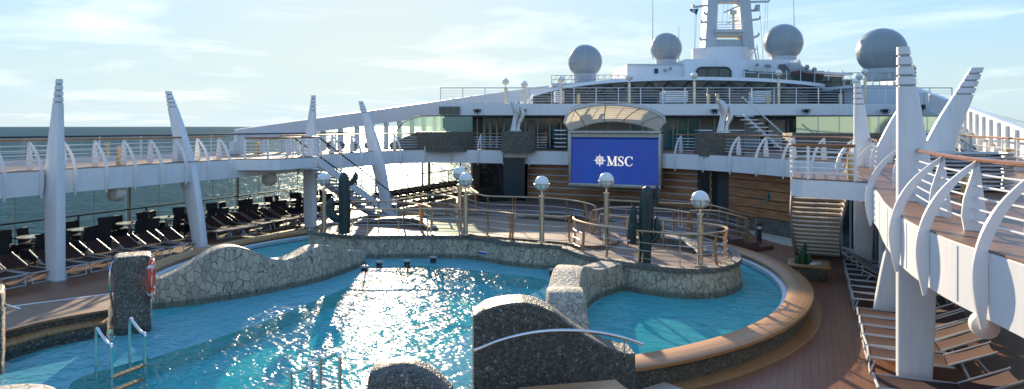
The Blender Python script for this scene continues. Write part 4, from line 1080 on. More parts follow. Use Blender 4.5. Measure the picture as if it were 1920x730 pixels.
# low glass bulwark on the left upper edge
bw = thing('glass_bulwark', 'low tinted glass bulwark on the seaward edge of the left walkway', 'windscreen', (-25.85, 10, 3.13))
MB().box((-25.85, 10.4, 3.2), (.1, 29, .16)).build('sill', WHITE, bw)
MB().add([(-25.86, -4, 3.28), (-25.86, 24.6, 3.28), (-25.86, 24.6, 4.1), (-25.86, -4, 4.1)], [(0, 1, 2, 3)]).build('pane', GLASS, bw, smooth=False)
# ================================================================== lower deckhouse behind the island
lw = thing('lower_deckhouse', 'lower deckhouse wall with wooden planking under the big screen', 'deckhouse', (-9, 36, 0))
def near_idx(x, y): return min(range(len(EC)), key=lambda i: (EC[i]-Vector((x, y, 0))).length)
def wall_run(i0, i1, off, z0, z1, th=.12, m=None):
    P = eoff(off)[i0:i1]; Q = eoff(off-th)[i0:i1]
    return (m or MB()).solid([[Vector((b.x, b.y, z0)), Vector((a.x, a.y, z0)), Vector((a.x, a.y, z1)), Vector((b.x, b.y, z1))] for a, b in zip(P, Q)])
iR, iL = near_idx(.9, 27), near_idx(-14.3, 33.4)
iA, iB = near_idx(-2.2, 30.3), near_idx(-4.4, 31.9)
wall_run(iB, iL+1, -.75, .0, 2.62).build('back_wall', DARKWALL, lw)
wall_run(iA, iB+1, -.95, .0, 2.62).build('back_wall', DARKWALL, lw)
for k in range(6):
    z = .62+.33*k
    wall_run(iB, iL+1, -.68, z, z+.26, .06).build('plank', WALLWOOD, lw)
    wall_run(iB, iL+1, -.72, z+.262, z+.328, .025).build('metal_strip', SHIPGREY, lw)
i2 = near_idx(-.9, 29)
for k in range(5):
    z = .62+.39*k
    wall_run(i2, iB-1, -.60, z, z+.36, .06).build('plank', WALLWOOD, lw)
wall_run(i2, iL+1, -.45, .0, .6, .3).build('base_wall', PEBBLE, lw)
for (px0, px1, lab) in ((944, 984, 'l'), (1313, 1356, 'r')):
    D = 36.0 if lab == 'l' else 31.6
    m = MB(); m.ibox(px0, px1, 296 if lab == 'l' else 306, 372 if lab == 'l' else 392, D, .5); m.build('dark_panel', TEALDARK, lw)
# glass entrance right of the planking and dark walls at the left
wall_run(near_idx(1.1, 25.5), i2, -.85, .02, 2.6, .05).build('glass_front', DGLASS, lw)
for k in range(4):
    q = eoff(-.8)[near_idx(1.1, 25.5)+k*((i2-near_idx(1.1, 25.5))//4)]
    MB().box((q.x, q.y, 1.3), (.06, .06, 2.58)).build('door_frame', ALU, lw)
MB().box((-8, 46, 1.31), (31, .2, 2.6)).build('inner_wall', DARKWALL, lw)
MB().box((-16.6, 36.2, 1.31), (2.6, .15, 2.6)).build('side_wall', DGLASS, lw)
MB().box((-15.2, 36.0, 1.31), (.18, 2.4, 2.6)).build('side_wall', REDWOOD, lw)
MB().box((2.6, 34, 1.31), (.2, 24, 2.6)).build('side_wall', DGLASS, lw)
for (x, y) in ((-22.9, 38.8), (-18.6, 38.5), (-22.9, 45), (1.9, 22.5)):
    tag(MB().lathe([(.09, .004), (.09, 2.61)], (x, y, 0), 16).build('deck_post', WHITE), {(-22.9, 38.8): 'slim white post right of the left staircase, before the far loungers', (-18.6, 38.5): 'slim grey post behind the paired lamp posts, under the upper deck', (-22.9, 45): 'slim white post farthest back on the left under the upper deck', (1.9, 22.5): 'slim white post between the right staircase and the upright column'}[(x, y)], 'post')
tg = MB().box((.0, 0, 0), (.1, .03, .3), ry=.25).box((.06, 0, .12), (.07, .03, .3), ry=-.2)
tp = eoff(-.54)[near_idx(-1.9, 30.0)]
for i, v in enumerate(tg.v): tg.v[i] = v+Vector((tp.x, tp.y, 1.45))
tag(tg.build('wall_emblem', TEAL), 'small turquoise emblem on the wooden wall right of the dark panel', 'sign')

# ------------------------------------------------------------------ big screen
SX0, SX1, SZ0, SZ1, SY = at_a(1066, 32.5), at_a(1239.5, 32.5), 1.5, 4.27, 32.5
scr = thing('video_screen', 'large blue video screen in a metal frame, showing a compass logo and letters', 'screen', ((SX0+SX1)/2, SY, SZ0))
m = MB(); fw = .13
m.rbox(((SX0+SX1)/2, SY+.25, SZ1-fw/2), (SX1-SX0, .55, fw), .015).rbox(((SX0+SX1)/2, SY+.25, SZ0+fw/2+.02), (SX1-SX0, .55, fw+.04), .015)
m.rbox((SX0+fw/2, SY+.26, (SZ0+SZ1)/2), (fw, .53, SZ1-SZ0-.02), .015).rbox((SX1-fw/2, SY+.26, (SZ0+SZ1)/2), (fw, .53, SZ1-SZ0-.02), .015)
m.build('frame', SCREENFR, scr)
MB().box(((SX0+SX1)/2, SY+.3, (SZ0+SZ1)/2), (SX1-SX0-.2, .3, SZ1-SZ0-.2)).build('housing', DARK, scr)
MB().box(((SX0+SX1)/2, SY+.13, SZ1-.28), (SX1-SX0-.26, .05, .26)).build('top_panel', SCREENFR, scr)
MB().box(((SX0+SX1)/2, SY+.12, (SZ0+SZ1)/2-.1), (SX1-SX0-.27, .03, SZ1-SZ0-.42)).build('display', LEDBLUE, scr); dsp = scr.children[-1]; dsp = [c for c in scr.children if c.name.startswith('display')][0]
yl = SY+.1
def sxz(px, py):
    x = at_a(px, yl); D = -x*ST+yl*CT
    return x, EYE-(py-237)*D/1280
lm = MB()
def flat(poly):
    lm.add([Vector((x, yl, z)) for x, z in poly], [tuple(range(len(poly)))])
def bar(ax_, az, bx, bz, w_):
    d = Vector((bx-ax_, bz-az)); d.normalize(); n = Vector((-d.y, d.x))*w_/2
    flat([(ax_+n.x, az+n.y), (bx+n.x, bz+n.y), (bx-n.x, bz-n.y), (ax_-n.x, az-n.y)])
zb, zt_ = sxz(1160, 311.2)[1], sxz(1160, 293.8)[1]; H = zt_-zb
def serif(x, z, w_): bar(x-w_/2, z, x+w_/2, z, .035)
xm0, xm1 = sxz(1138.5, 302)[0], sxz(1156.5, 302)[0]; Wm = xm1-xm0
bar(xm0+Wm*.12, zb, xm0+Wm*.12, zt_, .03); bar(xm1-Wm*.14, zb, xm1-Wm*.14, zt_, .085)
bar(xm0+Wm*.14, zt_-.01, xm0+Wm*.48, zb+.02, .085); bar(xm0+Wm*.48, zb+.02, xm1-Wm*.16, zt_-.01, .035)
serif(xm0+Wm*.12, zb+.015, .15); serif(xm1-Wm*.14, zb+.015, .19); serif(xm0+Wm*.1, zt_-.015, .13); serif(xm1-Wm*.12, zt_-.015, .16)
def stroke(pts):       # (x, z, width)
    P = catmull([Vector((x, w_, z)) for x, z, w_ in pts], 6)
    A_, B_ = [], []
    for i, p in enumerate(P):
        t = P[min(i+1, len(P)-1)]-P[max(i-1, 0)]; n = Vector((-t.z, 0, t.x)); n = n.normalized() if n.length else Vector((1, 0, 0))
        A_.append(Vector((p.x, yl, p.z))+n*p.y/2); B_.append(Vector((p.x, yl, p.z))-n*p.y/2)
    lm.ribbon(A_, B_)
xs0, xs1 = sxz(1159, 302)[0], sxz(1169, 302)[0]; Ws = xs1-xs0
stroke([(xs0+Ws*u, zb+H*v, w_) for u, v, w_ in [(.92, .74, .02), (.82, .92, .03), (.5, .985, .03), (.16, .88, .05), (.12, .7, .07), (.35, .56, .085), (.66, .44, .085), (.88, .28, .07), (.82, .1, .05), (.5, .015, .03), (.2, .06, .03), (.06, .26, .02)]])
bar(xs0+Ws*.93, zt_-.0, xs0+Ws*.93, zb+H*.72, .025); bar(xs0+Ws*.05, zb, xs0+Ws*.05, zb+H*.3, .025)
xc0, xc1 = sxz(1171.5, 302)[0], sxz(1186, 302)[0]; Wc = xc1-xc0
stroke([(xc0+Wc*u, zb+H*v, w_) for u, v, w_ in [(.95, .72, .02), (.85, .92, .03), (.55, .985, .03), (.24, .86, .06), (.1, .5, .095), (.24, .14, .06), (.55, .015, .03), (.82, .08, .03), (.98, .26, .02)]])
bar(xc0+Wc*.95, zt_, xc0+Wc*.95, zb+H*.7, .025)
lm.build('lettering', LEDWHITE, dsp, smooth=False)
lm = MB()
ex, ez = sxz(1124.5, 301); er = .17
def rc(r, n=32): return [(ex+r*math.cos(2*PI*i/n), ez+r*math.sin(2*PI*i/n)) for i in range(n+1)]
def annul(r0, r1):
    A_, B_ = rc(r0), rc(r1); lm.ribbon([Vector((x, yl, z)) for x, z in A_], [Vector((x, yl, z)) for x, z in B_])
annul(.145, .175); annul(.105, .125)
for k in range(16):
    a = 2*PI*k/16; l = .33 if k % 4 == 0 else (.28 if k % 2 == 0 else .24); w_ = .11 if k % 2 == 0 else .08
    p = lambda r, t: (ex+r*math.cos(t), ez+r*math.sin(t))
    flat([p(.18, a-w_*1.4), p(l, a), p(.18, a+w_*1.4)])
flat([(ex-.06, ez+.07), (ex-.06, ez-.02), (ex, ez-.085), (ex+.06, ez-.02), (ex+.06, ez+.07), (ex, ez+.055)])
lm.build('compass_logo', LEDWHITE, dsp, smooth=False)

# canopy over the screen
cp = thing('canopy', 'cream tent canopy arching over the top of the video screen', 'canopy', V(1153, 245, 36))
fr_ = [V(x, y, 34.6) for x, y in [(1058, 231), (1066, 213.5), (1087, 203), (1128, 197.5), (1169, 198), (1210, 205), (1235, 215.5), (1245, 223), (1247, 230)]]
rr_ = [V(x, y, 36.6) for x, y in [(1066, 245), (1082, 240), (1107, 231.5), (1128, 228), (1149, 227), (1171, 228.5), (1190, 231.5), (1214, 238), (1236, 247)]]
fr_, rr_ = catmull(fr_, 5), catmull(rr_, 5)
mid = [a.lerp(b, .5)+Vector((0, 0, .1)) for a, b in zip(fr_, rr_)]
m = MB(); q1 = [a.lerp(b, .25)+Vector((0, 0, .08)) for a, b in zip(fr_, rr_)]; q3 = [a.lerp(b, .75)+Vector((0, 0, .07)) for a, b in zip(fr_, rr_)]
for A_, B_ in ((fr_, q1), (q1, mid), (mid, q3), (q3, rr_)): m.ribbon(A_, B_)
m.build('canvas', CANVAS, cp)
MB().tube(fr_, .055, 8).build('front_arch', ALU, cp)
MB().tube([p+Vector((0, 0, .13)) for p in fr_], .03, 6).build('front_arch', ALU, cp)
MB().tube(rr_, .06, 8).build('rear_arch', WHITE, cp)
for i in (8, 16, 24, 32):
    MB().tube([fr_[i], q1[i]-Vector((0, 0, .02)), mid[i]-Vector((0, 0, .02)), q3[i]-Vector((0, 0, .02)), rr_[i]], .03, 6).build('rib', SHIPGREY, cp)
for i in (0, -1):
    MB().tube([fr_[i], rr_[i]], .05, 6).build('support', WHITE, cp)
    MB().tube([rr_[i], Vector((rr_[i].x, rr_[i].y, 3.2))], .04, 6).build('support', WHITE, cp)

# ------------------------------------------------------------------ pebble parapets, pedestals, statues on the upper deck
def arcblock(px0, px1, D, bul, z0, z1, depth, n=16):
    a, b = V(px0, 237, D), V(px1, 237, D); f = Vector((ST, -CT, 0)); P = []
    for i in range(n+1):
        k = i/n; p = a.lerp(b, k)+f*bul*(1-(2*k-1)**2); P.append(p)
    Q = [b-f*depth, a-f*depth]
    return [(p.x, p.y) for p in P+Q], P
pg, fp = arcblock(783, 886, 37.6, .7, 3.2, 4.2, 1.5)
t = thing('pebble_parapet', 'curved dark pebble parapet with pale green glass on top, left of the screen', 'parapet', fp[8])
t.location.z = 3.13
MB().prism(pg, 3.13, 4.2).build('parapet_body', PEBBLE, t)
MB().solid([[V(783, 237, 37.6)+Vector((0, 0, z-EYE)) for z in (3.13, 4.2)]+[V(783, 237, 39.2)+Vector((0, 0, z-EYE)) for z in (4.2, 3.13)], [V(732, 237, 40)+Vector((0, 0, z-EYE)) for z in (3.13, 3.5)]+[V(732, 237, 41)+Vector((0, 0, z-EYE)) for z in (3.5, 3.13)]]).build('parapet_wing', PEBBLE, t)
gp = [p+Vector((0, 0, 0)) for p in fp]
MB().ribbon([Vector((p.x, p.y, 4.21)) for p in gp], [Vector((p.x, p.y, 5.05)) for p in gp]).build('glass', GREENGLASS, t)
wing = [V(783, 237, 37.7), V(757, 237, 39), V(735, 237, 40.2)]
MB().add([Vector((wing[0].x, wing[0].y, 4.2)), Vector((wing[2].x, wing[2].y, 3.5)), Vector((wing[2].x, wing[2].y, 3.95)), Vector((wing[1].x, wing[1].y, 4.75)), Vector((wing[0].x, wing[0].y, 5.05))], [(0, 1, 2, 3, 4)]).build('glass', GREENGLASS, t)
MB().tube([Vector((wing[2].x, wing[2].y, 3.95)), Vector((wing[1].x, wing[1].y, 4.75)), Vector((wing[0].x, wing[0].y, 5.05))]+[Vector((p.x, p.y, 5.06)) for p in gp], .025, 6).build('glass_cap', DARK, t)
pg, fp = arcblock(1486, 1712, 31.0, .9, 3.2, 4.2, 1.2)
t = thing('pebble_parapet', 'long curved dark pebble parapet with pale green glass on top, right of the screen', 'parapet', fp[8])
t.location.z = 3.13
MB().prism(pg, 3.13, 4.19).build('parapet_body', PEBBLE, t)
_, gp = arcblock(1493, 1762, 31.4, .9, 3.2, 4.2, 1.2)
MB().ribbon([Vector((p.x, p.y, 4.2)) for p in gp], [Vector((p.x, p.y, 4.95)) for p in gp]).build('glass', GREENGLASS, t)
MB().tube([Vector((p.x, p.y, 4.96)) for p in gp], .025, 6).build('glass_cap', DARK, t)
for k in (2, 4, 6, 8, 10, 12, 14): MB().box((gp[k].x, gp[k].y-.02, 4.57), (.05, .04, .74)).build('glass_joint', ALU, t)
def pedestal(px0, px1, D, z1, lab):
    pg, fp = arcblock(px0, px1, D, .35, 3.13, z1, 1.1)
    return tag(MB().prism(pg, 3.13, z1).build('pebble_pedestal', PEBBLE), lab, 'pedestal')
pedestal(940, 1003, 35.6, 4.24, 'dark pebble pedestal under the left pale statue')
pedestal(1313, 1396, 31.0, 4.2, 'dark pebble pedestal under the right pale statue')
def leafy(m, pts, rad, fl=.45):
    m.tube(catmull(pts, 5), [r.x for r in catmull([Vector((r, 0, 0)) for r in rad], 5)], 12, flat=fl); return m
def statue(px, D, sc_, z0, lab):
    t = thing('leaf_statue', lab, 'statue', V(px, 237, D)); t.location.z = z0
    b = V(px, 237, D); X = Vector((CT, ST, 0)); Y_ = Vector((-ST, CT, 0))
    def P(u, z, v=0): return Vector((b.x, b.y, z0))+X*u*sc_+Y_*v*sc_+Vector((0, 0, z*sc_))
    MB().lathe([(.3*sc_, 0), (.3*sc_, .06*sc_), (.22*sc_, .08*sc_)], (b.x, b.y, z0), 18).build('base', STATUE, t)
    leafy(MB(), [P(-.12, .05), P(-.06, .4), P(.02, .75), P(.02, 1.05), P(-.1, 1.3), P(-.28, 1.45)], [.17, .14, .16, .2, .15, .02], .8).build('blade', STATUE, t)
    leafy(MB(), [P(.1, .05), P(.16, .35), P(.3, .65), P(.34, .9), P(.26, 1.1), P(.2, 1.2)], [.12, .1, .12, .13, .09, .02], .8).build('blade', STATUE, t)
statue(967, 35.8, 1.07, 4.24, 'pale twisted leaf statue on the pedestal left of the screen')
statue(1356, 31.0, 1.05, 4.2, 'pale twisted leaf statue on the pedestal right of the screen')

# ================================================================== upper superstructure
ss = thing('superstructure', 'white upper deck block with long fascia, windows and teal curtains', 'superstructure', V(1300, 237, 43))
ss.location.z = 3.13
f = Vector((ST, -CT, 0))
a, b = V(826, 237, 39.6), V(1768, 237, 39.6)
def up(p, z): return Vector((p.x, p.y, z))
MB().prism([(a.x, a.y), (b.x, b.y), (6.3, 75), (-22.5, 75), (a.x-.6, a.y+2)], 5.22, 5.7).build('deck_slab', WHITE, ss, smooth=False)
k = -f
MB().hexa([up(a+f*.05, 5.14), up(b+f*.05, 5.14), up(b-f*.1, 5.14), up(a-f*.1, 5.14)], [up(a+f*.05, 5.8), up(b+f*.05, 5.8), up(b-f*.1, 5.8), up(a-f*.1, 5.8)]).build('fascia', WHITE, ss)
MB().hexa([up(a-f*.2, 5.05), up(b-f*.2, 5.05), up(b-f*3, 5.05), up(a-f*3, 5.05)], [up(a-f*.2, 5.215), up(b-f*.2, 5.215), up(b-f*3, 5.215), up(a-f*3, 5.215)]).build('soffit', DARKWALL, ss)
sects = [(884, 907, TEALDARK), (907, 945, SHIPGREY), (945, 1068, DGLASS), (1068, 1182, GREYPANEL), (1182, 1312, TEAL), (1312, 1396, GREYPANEL), (1396, 1424, SHIPGREY), (1424, 1500, DGLASS), (1500, 1790, DGLASS2)]
for x0, x1, mm in sects: MB().ibox(x0, x1, 212, 292, 43, .25).build('wall_panel', mm, ss, smooth=False)
MB().ibox(826, 884, 212, 292, 47, .25).build('wall_panel', DGLASS2, ss, smooth=False)
for x in (895, 907, 918, 931, 945, 962, 985, 1008, 1031, 1052, 1068, 1100, 1140, 1182, 1205, 1218, 1240, 1262, 1270, 1290, 1312, 1340, 1396, 1424, 1452, 1478, 1500, 1540, 1580):
    MB().ibox(x-1, x+1, 213, 291, 42.94, .05).build('mullion', ALU, ss, smooth=False)
for x0, x1 in ((911, 917), (922, 930), (934, 942)): MB().ibox(x0, x1, 222, 285, 42.93, .04).build('window', DGLASS, ss, smooth=False)
for x0, x1, col in ((1441, 1472, CREAM), (950, 958, TEAL), (990, 1003, GREYPANEL), (1034, 1046, TEAL)): MB().ibox(x0, x1, 225, 262, 42.94, .03).build('curtain', col, ss, smooth=False)
for x0, x1 in ((823, 836), (838, 850), (852, 862)): MB().ibox(x0, x1, 200, 215, 39.4, .6).build('screen_box', DGLASS2, ss, smooth=False)
for x0, x1 in ((1692, 1722), (1724, 1750), (1752, 1782)): MB().ibox(x0, x1, 197, 218, 39.3, .5).build('screen_box', DGLASS2, ss, smooth=False)
# inner white stair to the top deck
stt = thing('inner_stair', 'white steep stair behind the right statue, going up to the top deck', 'staircase', V(1420, 290, 36)); stt.location.z = 3.13
for j in range(9):
    p = V(1396+9*j, 218+7.0*j, 36.5); MB().box(p, (.9, .3, .05), rz=TH).build('tread', WHITE, stt)
for dy in (0, .9):
    q0, q1_ = V(1392, 214, 36.5+dy), V(1470, 284, 36.5+dy)
    MB().tube([q0, q1_], .07, 6).build('stringer', WHITE, stt)
    MB().tube([q0+Vector((0, 0, .9)), q1_+Vector((0, 0, .9))], .03, 6).build('handrail', WHITE, stt)
# top deck railing
tr = thing('deck_railing', 'long white horizontal-bar railing along the top deck edge', 'railing', V(1300, 195, 39.7))
q0, q1_ = V(826, 195, 39.7), V(1785, 195, 39.7)
MB().tube([up(q0, 6.73), up(q1_, 6.73)], .028, 8).build('handrail', ALU, tr)
for j in range(5): MB().tube([up(q0, 5.95+.15*j), up(q1_, 5.95+.15*j)], .012, 5).build('rod', WHITE, tr)
for j in range(24):
    p = q0.lerp(q1_, j/23); MB().box(up(p, 6.26), (.045, .045, .95), rz=TH).build('post', WHITE, tr)
# top deck lamps
for px, py, lab in [(948, 153, 'globe lamp at the left end of the top deck, first from the left'), (983, 158, 'globe lamp at the left end of the top deck, second from the left'), (1052, 149, 'globe lamp on the top deck below the left radome'), (1180, 145, 'globe lamp on the top deck left of the mast window'), (1302, 142, 'globe lamp on the top deck before the mast window'), (1460, 137, 'globe lamp on the top deck below the radome right of the mast'), (1604, 154, 'lowest globe lamp of the cluster of three by the far right radome'), (1611, 144, 'middle globe lamp of the cluster of three by the far right radome'), (1622, 135, 'highest globe lamp of the cluster of three by the far right radome')]:
    D = {1604: 40.6, 1611: 42.5, 1622: 41.2}.get(px, 40.6)
    p = V(px, 195, D); make_lamp((p.x, p.y, 5.7), EYE+(237-py)*D/1280-5.7, lab, 'globe lamps on the top deck', .195, .085)
# cage floodlights on the fascia
def floodlight(px, py, D, lab):
    p = V(px, py, D); t = thing('floodlight', lab, 'floodlight', p, 'black cage floodlights on the top fascia')
    MB().sphere(p, .16, 14, 8, (1, 1, .7)).build('lens', DARK, t)
    m = MB(); r = .24
    m.tube([p+Vector((r*math.cos(2*PI*i/20), r*math.sin(2*PI*i/20), .06)) for i in range(20)], .022, 5, closed=True)
    for q in range(6):
        an = 2*PI*q/6; m.tube([p+Vector((r*math.cos(an)*math.cos(s), r*math.sin(an)*math.cos(s), .06-r*math.sin(s))) for s in [1.5*i/6 for i in range(7)]], .018, 5)
    m.build('cage', DARK, t); MB().tube([p, p-f*.55], .03, 6).build('bracket', DARK, t)
for px, lab in ((895, 'first from the left, above the left parapet'), (979, 'second from the left, beside the left statue'), (1340, 'above the right statue'), (1512, 'above the long right parapet'), (1660, 'rightmost, between the upright columns')):
    floodlight(px, 208, 39.0, 'black cage floodlight on the top fascia, '+lab)

# dark glazed lounge under the curved white roof
lo = thing('glazed_lounge', 'dark glazed lounge with zigzag truss under a curved white roof', 'deckhouse', V(1300, 195, 48)); lo.location.z = 5.7
rf = catmull([V(x, y, 45.6) for x, y in [(1000, 181), (1025, 174), (1055, 167), (1110, 159), (1180, 153.5), (1280, 150.5), (1400, 152), (1480, 156.5), (1540, 163), (1574, 169)]], 5)
MB().solid([[p, p+Vector((0, 0, .22)), p+Vector((0, 0, .3))-f*6, p-f*16+Vector((0, 0, .25)), p-f*16] for p in rf]).build('roof', WHITE, lo)
gl_ = MB(); rf2 = [p-f*.5 for p in rf]
gl_.solid([[up(p, 5.71), p-Vector((0, 0, .01)), p-f*12-Vector((0, 0, .01)), up(p-f*12, 5.71)] for p in rf2]).build('glazing', DGLASS, lo)
zg = []
for j in range(29):
    x = 1030+19.0*j; yy = interp([(1000, 181), (1055, 167), (1110, 159), (1180, 153.5), (1280, 150.5), (1400, 152), (1480, 156.5), (1540, 163), (1574, 169)], x)
    zg.append(V(x, yy+2 if j % 2 == 0 else yy+(19 if x < 1480 else 12), 45.75))
MB().tube(zg, .055, 6).build('truss', DARK, lo)
MB().tube([p+Vector((0, 0, -.72)) for p in rf2[4:-4]], .04, 6).build('truss_chord', DARK, lo)

# upper house under the mast
uh = thing('mast_house', 'pale blue-white house blocks with curved dark window under the mast', 'deckhouse', V(1340, 150, 53))
MB().ibox(1176, 1300, 121, 158, 53.0, 8).build('wall', WHITE, uh, smooth=False)
MB().ibox(1285, 1400, 111, 158, 52.2, 9).build('wall', WHITE, uh, smooth=False)
MB().ibox(1398, 1500, 112, 158, 53.0, 8).build('wall', WHITE, uh, smooth=False)
MB().hexa([V(1500, 158, 53), V(1520, 158, 53), V(1520, 158, 61), V(1500, 158, 61)], [V(1500, 112, 53), V(1503, 122, 53), V(1503, 122, 61), V(1500, 112, 61)]).build('end_wall', WHITE, uh, smooth=False)
wn = [V(x, y, 52.12) for x, y in [(1306, 150), (1306, 134), (1309, 129), (1315, 127), (1362, 127), (1367, 129), (1370, 134), (1370, 150)]]
wo_ = MB().plate([p for p in wn], -f*.05).build('window', DGLASS2, uh)
MB().tube(wn, .07, 6).build('window_frame', DARK, wo_)
for x in (1327, 1348): MB().ibox(x-.5, x+.5, 128, 150, 52.08, .05).build('window_bar', DARK, wo_, smooth=False)
do_ = MB().ibox(1414, 1429, 128, 150, 52.95, .06).build('door', CREAM, uh, smooth=False)
MB().ibox(1415.5, 1417, 139, 141.5, 52.85, .08).build('door_handle', DARK, do_)
MB().ibox(1419, 1424, 134, 138, 52.88, .05).build('door_window', DARK, do_)
vo_ = MB().ibox(1460, 1480, 121, 134, 52.95, .06).build('vent', DARK, uh, smooth=False)
for j in range(6): MB().ibox(1460.5, 1479.5, 122+2*j, 123+2*j, 52.85, .08).build('vent_slat', GREYPANEL, vo_, smooth=False)
MB().ibox(1227, 1234, 129, 138, 52.95, .06).build('vent', DARK, uh, smooth=False)
for x, y in ((1247, 132), (1257, 129), (1420, 122), (1437, 123), (1443, 124)):
    MB().sphere(V(x, y, 52.7), .14, 10, 6).build('lamp', GREYPANEL, uh)
MB().tube([V(1396, 150, 52), V(1396, 130, 52)], .05, 6).tube([V(1396, 132, 52), V(1404, 132, 52)], .04, 6).build('pipe', DARK, uh)
MB().ibox(1176, 1298, 120, 122, 52.9, 8.2).build('roof_edge', SHIPGREY, uh, smooth=False)
tr2 = thing('deck_railing', 'thin railing before the mast house on the lounge roof', 'railing', V(1450, 150, 50))
q0, q1_ = V(1396, 150, 49.5), V(1580, 150, 49.5)
zz1 = EYE+(237-139)*49.5/1280
MB().tube([up(q0, zz1+.2), up(q1_, zz1-.1)], .03, 6).build('handrail', DARK, tr2)
MB().hexa([up(q0, zz1-.7), up(q1_, zz1-1.0), up(q1_-f*.04, zz1-1.0), up(q0-f*.04, zz1-.7)], [up(q0, zz1+.1), up(q1_, zz1-.2), up(q1_-f*.04, zz1-.2), up(q0-f*.04, zz1+.1)]).build('glass', DGLASS2, tr2)
for j in range(8):
    p = q0.lerp(q1_, j/7); MB().box(up(p, zz1-.3), (.05, .05, 1.2)).build('post', WHITE, tr2)
# small canopy house right of the mast house
ch = thing('bar_shelter', 'low red-brown shelter with white curved awning right of the mast house', 'shelter', V(1520, 150, 51))
MB().ibox(1498, 1545, 133, 160, 51.5, 5).build('wall', REDWOOD, ch, smooth=False)
aw = catmull([V(x, y, 50.5) for x, y in [(1497, 116), (1506, 128), (1525, 136), (1560, 139), (1600, 141)]], 5)
MB().solid([[p, p+Vector((0, 0, .15)), p-f*6+Vector((0, 0, .15)), p-f*6] for p in aw]).build('awning', WHITE, ch)
for x, y in ((1513, 126), (1527, 131)):
    sl_ = thing('searchlight', 'round searchlight on the awning right of the mast house, '+('left one' if x == 1513 else 'right one'), 'searchlight', V(x, y, 50.2))
    MB().sphere(V(x, y, 50.2), .18, 14, 8).build('lens', DOME, sl_); MB().tube([V(x, y, 50.3), V(x, y+8, 50.6)], .05, 6).build('stand', SHIPGREY, sl_)

# mast
ms = thing('radar_mast', 'tall twin-legged grey radar mast on a rounded drum base', 'mast', V(1354, 112, 56))
c = V(1354, 112, 57); rx = 58.5*55/1280
m = MB(); rg = []
for z in (EYE+(237-113)*56/1280, EYE+(237-90)*56/1280):
    rg.append([Vector((c.x, c.y, z))+Vector((CT, ST, 0))*rx*math.cos(2*PI*i/40)+Vector((-ST, CT, 0))*1.9*math.sin(2*PI*i/40) for i in range(40)])
m.solid(rg).build('base_drum', WHITE, ms)
def leg(b0, b1, t0, t1, yb, yt, D, d): 
    return MB().hexa([V(b0, yb, D), V(b1, yb, D), V(b1, yb, D)-f*d, V(b0, yb, D)-f*d], [V(t0, yt, D), V(t1, yt, D), V(t1, yt, D)-f*d*.8, V(t0, yt, D)-f*d*.8])
leg(1322, 1343, 1330, 1349, 91, -60, 55.6, 1.6).build('leg', SHIPGREY, ms); leg(1394, 1415, 1381, 1402, 91, -60, 55.6, 1.6).build('leg', SHIPGREY, ms)
MB().ibox(1335, 1403, 74, 92, 55.8, 1.2).build('web', SHIPGREY, ms, smooth=False)
pf_ = MB().ibox(1341, 1396, 55, 61, 55.2, 2.2).build('platform', SHIPGREY, ms, smooth=False)
MB().ibox(1342, 1395, 61.5, 67, 55.5, 1.6).build('lit_underside', CREAM, ms, smooth=False)  # cream slab paints the lit yellowish underside of the platform
for y in (42, 47, 52): MB().tube([V(1342, y, 55), V(1394, y-1.5, 55)], .03, 6).build('guard_rail', WHITE, pf_)
MB().ibox(1345, 1388, -8, 3, 55.7, 1.2).build('cross_beam', SHIPGREY, ms, smooth=False)
MB().tube([V(1374.5, 56, 55.8), V(1374.5, 24, 55.8)], .12, 10).lathe([(.3, 0), (.3, .3)], V(1374.5, 27, 55.8), 12).build('radar_post', CREAM, ms)
MB().box(V(1373, 17, 55.6), (1.45, .16, .14), rz=TH, ry=-.42).build('radar_scanner', CREAM, ms)
MB().tube([V(1364, 44, 55.6), V(1386, 37, 55.6)], .05, 6).tube([V(1366, 34, 55.6), V(1386, 33, 55.6)], .03, 6).build('radar_arm', CREAM, ms)
for (x0, y0, x1, y1) in ((1328, 10, 1300, 14), (1326, 41, 1315, 43), (1325, 74, 1313, 75), (1326, 27, 1321, 27), (1408, 4, 1441, 3), (1409, 20, 1417, 20), (1410, 38, 1424, 36), (1412, 71, 1422, 67)):
    MB().tube([V(x0, y0, 55.8), V(x1, y1, 55.8)], .1, 8).tube([V(x1, y1, 55.8), V(x1, y1-5, 55.8)], .11, 8).build('yard_arm', SHIPGREY, ms)
for (x0, y0, x1, y1) in ((1304, 14, 1302, 95), (1307, 14, 1303, 95), (1436, 3, 1430, 112), (1424, 8, 1431, 112), (1440, 3, 1438, 60), (1358, -8, 1354, 50), (1366, -8, 1362, 50)):
    MB().tube([V(x0, y0, 55.6), V(x1, y1, 55.6)], .014, 4).build('halyard', SHIPGREY, ms)
MB().tube([V(1413, 88, 55), V(1419, 114, 55)], .06, 6).tube([V(1419, 84, 55), V(1423, 114, 55)], .04, 6).tube([V(1400, 92, 54.4), V(1420, 92, 54.4)], .03, 6).tube([V(1400, 112, 54.4), V(1418, 92, 54.4)], .03, 6).build('ladder_frame', SHIPGREY, ms)
fl1 = thing('pennant_flag', 'navy triangular flag with white emblem flying left of the mast', 'flag', V(1301, 20, 55.6))
MB().solid([[V(1293, 17, 55.6), V(1294, 21, 55.5), V(1294, 21, 55.53), V(1293, 17, 55.63)], [V(1302, 17.5, 55.7), V(1302, 25, 55.7), V(1302, 25, 55.73), V(1302, 17.5, 55.73)], [V(1310, 16, 55.55), V(1306, 29, 55.5), V(1306, 29, 55.53), V(1310, 16, 55.58)]]).build('cloth', NAVY, fl1)
st_ = []
for i in range(16):
    r_ = 3.2 if i % 2 == 0 else 1.6; st_.append(V(1300.5+r_*math.cos(2*PI*i/16), 21+r_*.8*math.sin(2*PI*i/16), 55.45))
MB().plate(st_, -f*.01).build('emblem', FLAGW, fl1)
fl2 = thing('ensign_flag', 'small blue and white striped flag flying right of the mast', 'flag', V(1419, 15, 55.6))
